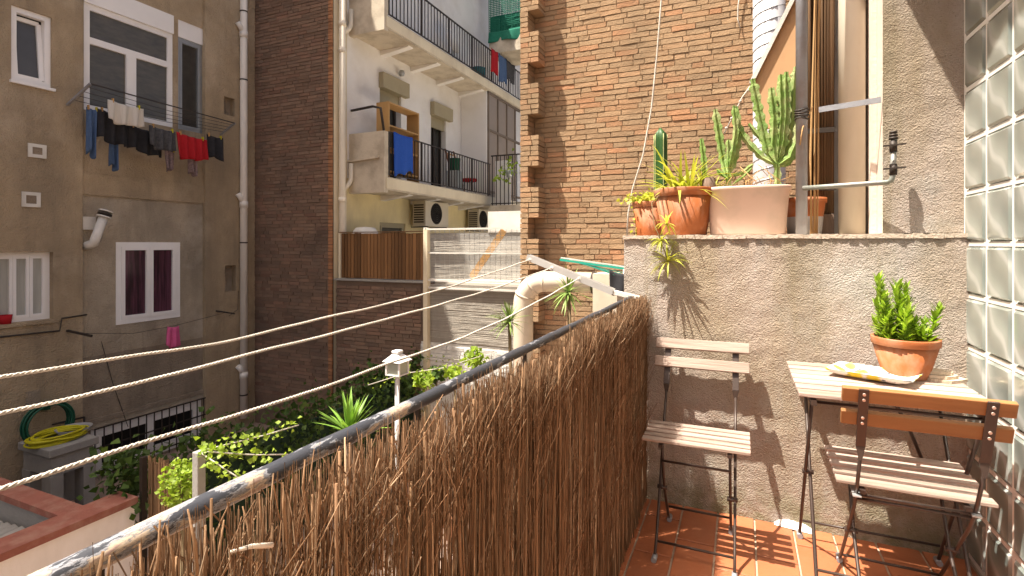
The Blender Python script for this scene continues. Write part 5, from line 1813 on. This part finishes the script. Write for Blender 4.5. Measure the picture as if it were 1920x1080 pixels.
# small pot at the left with trailing plant
c6 = Vector((at(1219, 440, Y=2.92).x, 2.92, ZL))
s2 = thing('trailing_plant', 'small trailing pale plant in the leftmost pot on the ledge', 'plant', c6)
MB().lathe(pot_prof(.095, .070, .185), c6, 30).build('pot', MAT['terracotta'], s2)
mb = MB()
leaf_cloud(mb, [c6 + Vector((rp_.gauss(-.01, .05), rp_.gauss(-.01, .045), .185 + abs(rp_.gauss(0, .022)))) for k in range(420)], .022, rp_)
leaf_cloud(mb, [c6 + Vector((-.06 + rp_.gauss(0, .012), -.03, .16 - rp_.random() * .14)) for k in range(60)], .02, rp_)
tag(mb.build('leaves', MAT['spider'], s2), kind='stuff')
# oblong pink trough
xa, xb_ = at(1322, 400, Y=YP).x, at(1484, 400, Y=YP).x
cx = (xa + xb_) / 2
L2 = (xb_ - xa) / 2
c7 = Vector((cx, YP + .02, ZL))
tg = thing('plant_trough', 'faded pink oblong plant trough on the ledge', 'planter', c7)
MB().lathe([(0, 0), (.86, 0), (.875, .006), (.96, .205), (1.0, .208), (1.005, .222), (.99, .226), (.93, .226), (.91, .21), (0, .205)], c7, 48, sx=L2, sy=.115, sq=.38).build('trough', MAT['pink_pot'], tg)


def euphorbia(name, label, base, arms, rnd, mat='cactus'):
    o = thing(name, label, 'cactus', base)
    for i, path in enumerate(arms):
        P = [Vector(p) for p in path[0]]
        w0 = path[1]
        # resample
        pts = []
        for a_, b_ in zip(P[:-1], P[1:]):
            m = max(2, int((b_ - a_).length / .012))
            for k in range(m):
                pts.append(a_.lerp(b_, k / m))
        pts.append(P[-1])
        vs, fs = [], []
        na = 8
        n_ = len(pts)
        for k, p in enumerate(pts):
            t = (pts[min(k + 1, n_ - 1)] - pts[max(k - 1, 0)]).normalized()
            r0 = t.cross(Vector((.2, .9, .1))).normalized()
            r1 = t.cross(r0)
            tt = k / (n_ - 1)
            w_ = w0 * (.65 + .35 * min(1, tt * 5)) * (1 if tt < .93 else .6)
            for q in range(na):
                an = 2 * math.pi * q / na
                r_ = w_ * ((1.08 + (.26 if (k // 2) % 2 else -.10) * rnd.uniform(.6, 1.3)) if q % 2 == 0 else .42)
                vs.append(p + r0 * r_ * math.cos(an) + r1 * r_ * math.sin(an))
        for k in range(n_ - 1):
            for q in range(na):
                q2 = (q + 1) % na
                fs.append((k * na + q, k * na + q2, (k + 1) * na + q2, (k + 1) * na + q))
        fs.append(tuple((n_ - 1) * na + q for q in range(na)))
        MB().add(vs, fs, False).build('arm', MAT[mat], o)
    return o


def P2(px, py, y):
    return at(px, py, Y=y)


y7 = YP + .03
trunk = (P2(1458, 352, y7), P2(1457, 318, y7))
b0 = Vector((P2(1458, 352, y7).x, y7, ZL + .20))
arms = [(([b0, P2(1457, 300, y7)]), .013)]
for pth, w_ in (
        (((1455, 305), (1440, 285), (1432, 250), (1421, 200), (1411, 148)), .022),
        (((1456, 302), (1450, 270), (1452, 220), (1446, 165)), .021),
        (((1458, 300), (1462, 265), (1466, 215), (1464, 140)), .022),
        (((1460, 300), (1470, 265), (1475, 210), (1474, 135)), .020),
        (((1461, 303), (1478, 275), (1486, 220), (1492, 125)), .021),
        (((1455, 308), (1430, 295), (1405, 270), (1385, 240), (1379, 200)), .017),
        (((1461, 308), (1482, 295), (1494, 265), (1497, 225)), .017),
        (((1460, 312), (1480, 305), (1490, 290)), .012),
        (((1440, 285), (1428, 262), (1404, 232)), .012)):
    yy = y7 + rp_.uniform(-.04, .05)
    arms.append(([Vector((P2(*pth[0], y7)))] + [P2(q[0], q[1], yy) for q in pth[1:]], w_ * .82))
euphorbia('candelabra_cactus', 'large many armed green cactus at the right end of the pink trough', b0, arms, rp_)
b1 = Vector((P2(1366, 352, y7).x, y7, ZL + .20))
arms = [([b1, P2(1366, 318, y7)], .012)]
for pth, w_ in (
        (((1362, 325), (1356, 300), (1350, 265), (1341, 205)), .020),
        (((1366, 320), (1367, 290), (1366, 262)), .013),
        (((1369, 322), (1378, 295), (1384, 265), (1386, 250)), .018),
        (((1367, 318), (1374, 285), (1380, 245), (1376, 198)), .014),
        (((1364, 335), (1345, 318), (1352, 330)), .009),
        (((1372, 330), (1390, 325), (1412, 308)), .009),
        (((1375, 345), (1395, 330), (1410, 315)), .006)):
    yy = y7 + rp_.uniform(-.03, .03)
    arms.append(([P2(*pth[0], y7)] + [P2(q[0], q[1], yy) for q in pth[1:]], w_ * .82))
euphorbia('candelabra_cactus', 'smaller green cactus in the middle of the pink trough', b1, arms, rp_)
b2 = Vector((P2(1320, 352, y7).x, y7 + .02, ZL + .20))
euphorbia('cactus_shoot', 'thin short green cactus shoot at the left end of the trough', b2, [([b2, P2(1321, 310, y7 + .02), P2(1315, 260, y7 + .02)], .012)], rp_)
st_ = Vector((P2(1329, 352, YP - .02).x, YP - .02, ZL + .19))
mb = MB()
mb.lathe([(0, 0), (.034, 0), (.032, .04), (.030, .085), (.024, .088), (0, .08)], st_, 14)
tag(mb.build('stump', MAT['bark']), 'grey bark stump stuck in the pink trough', 'stump')
mb = MB()
for k in range(26):
    an = rp_.uniform(0, 6.28); e = rp_.uniform(.6, 1.3)
    blade(mb, Vector((P2(rp_.uniform(1310, 1340), 352, y7).x, y7, ZL + .2)), Vector((math.cos(an) * math.cos(e), .4 * math.sin(an) * math.cos(e), math.sin(e))), rp_.uniform(.1, .22), .010, rp_.uniform(.3, 1.2), 6)
tag(mb.build('grassy_tuft', MAT['spider']), 'yellow grassy tuft growing in the pink trough', 'plant')
mb = MB()
for k in range(30):
    x = P2(rp_.uniform(1345, 1470), 350, y7).x
    p = Vector((x, y7 + rp_.uniform(-.06, .06), ZL + .2))
    mb.tube([p, p + Vector((rp_.gauss(0, .02), rp_.gauss(0, .02), .05)), p + Vector((rp_.gauss(0, .04), rp_.gauss(0, .03), rp_.uniform(.06, .13)))], .0018, 4)
tag(mb.build('dry_stalks', MAT['dry_palm']), 'thin dry stalks in the pink trough', 'plant', kind='stuff')
# pots beyond the steel post
c8 = Vector((at(1508, 440, Y=2.86).x, 2.86, ZL))
o = thing('old_pot', 'old grey and terracotta pot standing behind the steel post', 'pot', c8)
MB().lathe([(0, 0), (.072, 0), (.080, .085)], c8, 28).build('lower_band', MAT['grey_green'], o)
MB().lathe([(.080, .085), (.088, .15), (.095, .152), (.095, .175), (.08, .175), (.07, .12), (0, .12)], c8, 28).build('upper_band', MAT['terracotta'], o)

# steel post, water pipe with valves, flat strap
yq = 2.645
xq = at(1503, 300, Y=yq).x
sp = thing('steel_post', 'tall grey steel post standing on the ledge', 'post', (xq, yq, ZL))
MB().tube([(xq, yq, ZL), (xq, yq, 2.6)], .0235, 18).build('shaft', MAT['steel'], sp)
z = at(1503, 215, Y=yq).z
mb = MB()
for k in range(4):
    mb.tube([(xq + .026 * math.cos(t * .524), yq + .026 * math.sin(t * .524), z - .02 + k * .013 + .004 * math.sin(t + k)) for t in range(13)], .004, 5, False)
mb.build('wire_tie', MAT['iron'], sp)
wp = thing('water_pipe', 'grey water pipe with two valves rising in front of the plastered pier', 'pipe', at(1515, 352, Y=yq - .02))
ypp = yq - .035
p0, p1 = at(1505, 353, Y=ypp), at(1664, 342, Y=YW - .02)
ye = YW - .03
p2 = at(1674, 330, Y=ye); p3 = at(1676, 262, Y=ye)
MB().tube([p0, p0.lerp(p1, .5), p1, at(1671, 338, Y=ye), p2, p3], .0105, 12).build('pipe', MAT['copper'], wp)
for py in (318, 275):
    q = at(1675, py, Y=ye)
    MB().tube([q + Vector((0, 0, -.022)), q + Vector((0, 0, .022))], .0135, 12).build('valve_body', MAT['iron'], wp)
    o = MB().bar(q + Vector((-.04, -.03, 0)), q + Vector((.035, -.03, .004)), .007, .006).build('valve_handle', MAT['iron'], wp)
    MB().tube([q, q + Vector((0, -.03, 0))], .006, 8).build('valve_stem', MAT['iron'], wp)
q = at(1675, 266, Y=ye)
for k in range(3):
    MB().tube([q + Vector((0, 0, .01 + .012 * k)), q + Vector((0, 0, .018 + .012 * k))], .016 - .001 * k, 10).build('nut', MAT['iron'], wp)
mb = MB().bar(at(1535, 206, Y=yq + .03), at(1652, 187, Y=YW + .06), .006, .024)
tag(mb.build('flat_strap', MAT['steel']), 'flat grey steel strap from the reed bundle to the pier', 'strap')
# dark cane bundle with hanging straps behind the post
yc = 2.90
cb_ = thing('cane_roll', 'dark upright roll of canes behind the steel post', 'cane roll', at(1538, 440, Y=yc))
mb = MB()
x0c, x1c = at(1516, 300, Y=yc).x, at(1564, 300, Y=yc).x
for k in range(170):
    x = rp_.uniform(x0c, x1c)
    y = yc + rp_.uniform(0, .06)
    mb.tube([(x, y, ZL + .10 + rp_.random() * .03), (x + rp_.gauss(0, .004), y, 1.2), (x + rp_.gauss(0, .006), y, 2.55)], rp_.uniform(.0018, .0038), 5, True)
tag(mb.build('canes', MAT['bamboo'], cb_), kind='stuff')
MB().box(x0c + .01, x1c - .01, yc + .062, yc + .08, ZL + .1, 2.5).build('backing', MAT['bamboo'], cb_)
MB().box(x0c, x1c, yc - .0, yc + .08, ZL, ZL + .10).build('plinth', MAT['bark'], cb_)
for z in (at(1540, 353, Y=yc).z, at(1540, 245, Y=yc).z):
    MB().box(x0c - .005, x1c + .005, yc - .012, yc - .004, z - .012, z + .012).build('band', MAT['iron'], cb_)
ds = thing('dry_straps', 'bundle of dry tan straps hanging beside the steel post', 'straps', at(1525, 440, Y=yq + .08))
for k in range(5):
    x = at(1520 + k * 3.2, 300, Y=yq + .08).x
    MB().tube([(x, yq + .08 + k * .004, ZL + .0), (x + rp_.gauss(0, .004), yq + .08, .4), (x + .012 + rp_.gauss(0, .006), yq + .085, 1.0), (x + .028, yq + .08, 1.6), (x + .03, yq + .08, 2.5)], .0055, 6, flat=.4).build('strap', MAT['dry_palm'], ds)
MB().tube([at(1524, 200, Y=yq + .07), at(1505, 240, Y=yq - .03), at(1500, 272, Y=yq - .03)], .003, 5).build('loose_strap', MAT['dry_palm'], ds)
# cream pipe and jamb
xj = at(1597, 300, Y=2.88).x
o = thing('cream_downpipe', 'thick cream downpipe between the cane roll and the plastered pier', 'pipe', (xj, 2.88, ZL))
MB().tube([(xj, 2.88, ZL), (xj, 2.88, 2.6)], .054, 28).build('pipe', MAT['cream_pipe'], o)
o = thing('door_jamb', 'white painted jamb behind the cream downpipe', 'jamb', (xj - .08, 2.98, ZL))
MB().box(at(1562, 300, Y=2.96).x, at(1575, 300, Y=2.96).x, 2.96, 3.02, ZL, 2.6).build('edge', MAT['white_paint'], o)
MB().box(at(1575, 300, Y=3.02).x, .70, 3.02, 3.06, ZL, 2.6).build('board', M('brown jamb board', (.24, .18, .13), None, 5, .8), o)

# awning board and its cord, grey wrapped duct, wall string
yn = 3.3
aw = thing('awning_board', 'tan slanting board seen from below beside the steel post', 'board', at(1450, 100, Y=yn))
MB().prism([at(1410, 155, Y=yn), at(1500, -25, Y=yn), at(1560, -25, Y=yn), at(1560, 262, Y=yn), at(1430, 238, Y=yn)], (0, .03, 0)).build('board', MAT['ply'], aw)
MB().bar(at(1408, 157, Y=yn - .008), at(1500, -28, Y=yn - .008), .03, .022).build('white_edge', MAT['white_paint'], aw)
mb = MB()
mb.tube([at(1410, 157, Y=yn), at(1392, 182, Y=yn), at(1376, 215, Y=yn), at(1358, 250, Y=yn)], .004, 6)
for px, py in ((1402, 170), (1388, 190), (1372, 222), (1362, 240)):
    q = at(px, py, Y=yn)
    mb.lathe([(0, -.009), (.008, -.004), (.008, .004), (0, .009)], q, 8)
mb.build('knotted_cord', MAT['rope'], aw)
du = thing('wrapped_duct', 'light grey wire wrapped duct standing against the brick wall', 'duct', (at(1442, 300, Y=5.9).x, 5.9, GROUND))
xdu = at(1442, 300, Y=5.9).x
MB().tube([(xdu, 5.9, GROUND), (xdu, 5.9, 6)], .15, 28).build('duct', MAT['duct_grey'], du)
mb = MB()
for k in range(2):
    mb.tube([(xdu + .152 * math.cos(t * .35 + k * 3.1), 5.9 + .152 * math.sin(t * .35 + k * 3.1), -1.2 + t * .0125) for t in range(370)], .004, 4, False)
mb.build('wire', MAT['galv'], du)
ys = 3.35
mb = MB()
mb.tube([at(1242, -60, Y=ys), at(1240, 0, Y=ys), at(1232, 100, Y=ys), at(1222, 200, Y=ys), at(1206, 290, Y=ys), at(1186, 355, Y=ys), at(1178, 400, Y=ys), at(1175, 450, Y=ys)], .0052, 6)
tag(mb.build('hanging_string', MAT['rope']), 'long pale string hanging in front of the sunlit bricks', 'string')
mb = MB()
mb.tube([at(1391, -30, Y=6.35), at(1384, 10, Y=6.35), at(1383, 35, Y=6.35), at(1388, 53, Y=6.35)], .007, 6)
tag(mb.build('hanging_string', MAT['rope']), 'short string end hanging high on the brick wall', 'string')

# ------------------------------------------------------------------ beyond the railing: duct, hood, rack, dracaenas
yd_ = 4.5
hz = at(1060, 529, Y=yd_).z
xv = at(981, 600, Y=yd_).x
xe_ = at(1116, 529, Y=yd_).x
rD = .092
el = [(xv, yd_, GROUND), (xv, yd_, hz - .22)]
for k in range(1, 9):
    a_ = k / 8 * math.pi / 2
    el.append((xv + .22 - .22 * math.cos(a_), yd_, hz - .22 + .22 * math.sin(a_)))
el.append((xe_, yd_, hz))
vd = thing('ventilation_duct', 'beige ventilation duct with an elbow beyond the handrail', 'duct', (xv, yd_, GROUND))
MB().tube(el, rD, 22).build('duct', MAT['duct_beige'], vd)
MB().tube([(xe_ - .02, yd_, hz), (xe_ + .012, yd_, hz)], rD + .008, 22).build('seam', MAT['iron'], vd)
for k in (3, 6, 9):
    p = Vector(el[min(k, len(el) - 1)]); d = (Vector(el[min(k + 1, len(el) - 1)]) - Vector(el[k - 1])).normalized()
    MB().tube([p - d * .01, p + d * .01], rD + .004, 22).build('joint', MAT['duct_beige'], vd)
xh = at(1157, 529, Y=yd_).x
MB().prism([(xe_ + .015, yd_ - .14, hz + .09), (xh, yd_ - .14, hz + .09), (xh + .03, yd_ - .14, hz - .02), (xh + .03, yd_ - .14, hz - .9), (xe_ + .015, yd_ - .14, hz - .9)], (0, .28, 0)).build('hood', MAT['duct_beige'], vd)
mb = MB()
o = thing('teal_rack', 'teal and white clothes rack with a black cloth behind the wall end', 'drying rack', at(1110, 495, Y=3.5))
a, b = at(1050, 487, Y=3.5), at(1180, 505, Y=3.5)
MB().bar(a, b, .012, .014).build('bar', MAT['teal'], o)
MB().bar(a + Vector((0, .02, .014)), b + Vector((0, .02, .012)), .008, .008).build('white_bar', MAT['white_paint'], o)
for k in range(4):
    a2 = a.lerp(b, .1 + .07 * k)
    MB().tube([a2, b + Vector((0, 0, -.03 - .015 * k))], .003, 5).build('line', MAT['teal'], o)
MB().tube([b + Vector((-.03, 0, 0)), (b.x - .03, b.y, GROUND)], .012, 8).build('leg', MAT['white_paint'], o)
mb = MB()
sheet(mb, at(1143, 505, Y=3.5), at(1180, 510, Y=3.5), .16, rc, 1, .015, .01, axis=Vector((0, 1, 0)))
tag(mb.build('cloth', MAT['black_cloth']), 'black cloth hanging from the teal rack', 'cloth')
for px, py, Y, ln, lab in ((1066, 548, 3.3, .19, 'narrow leaved dracaena in front of the beige duct'), (955, 603, 3.5, .19, 'narrow leaved dracaena left of the beige duct elbow')):
    c = at(px, py, Y=Y)
    o = thing('dracaena', lab, 'plant', (c.x, c.y, GROUND), group='dracaenas beyond the handrail')
    mb = MB()
    for k in range(60):
        an = rp_.uniform(0, 6.28); e = rp_.uniform(-.75, 1.45)
        blade(mb, c, Vector((math.cos(an) * math.cos(e), math.sin(an) * math.cos(e), math.sin(e))), ln * rp_.uniform(.6, 1.1), .016, rp_.uniform(.1, .7), 5)
    tag(mb.build('leaves', MAT['dracaena'], o), kind='stuff')
    MB().tube([(c.x + .1, c.y, GROUND), (c.x + .04, c.y + .02, -2), c], [.03, .02, .012], 7).build('stem', MAT['stem'], o)
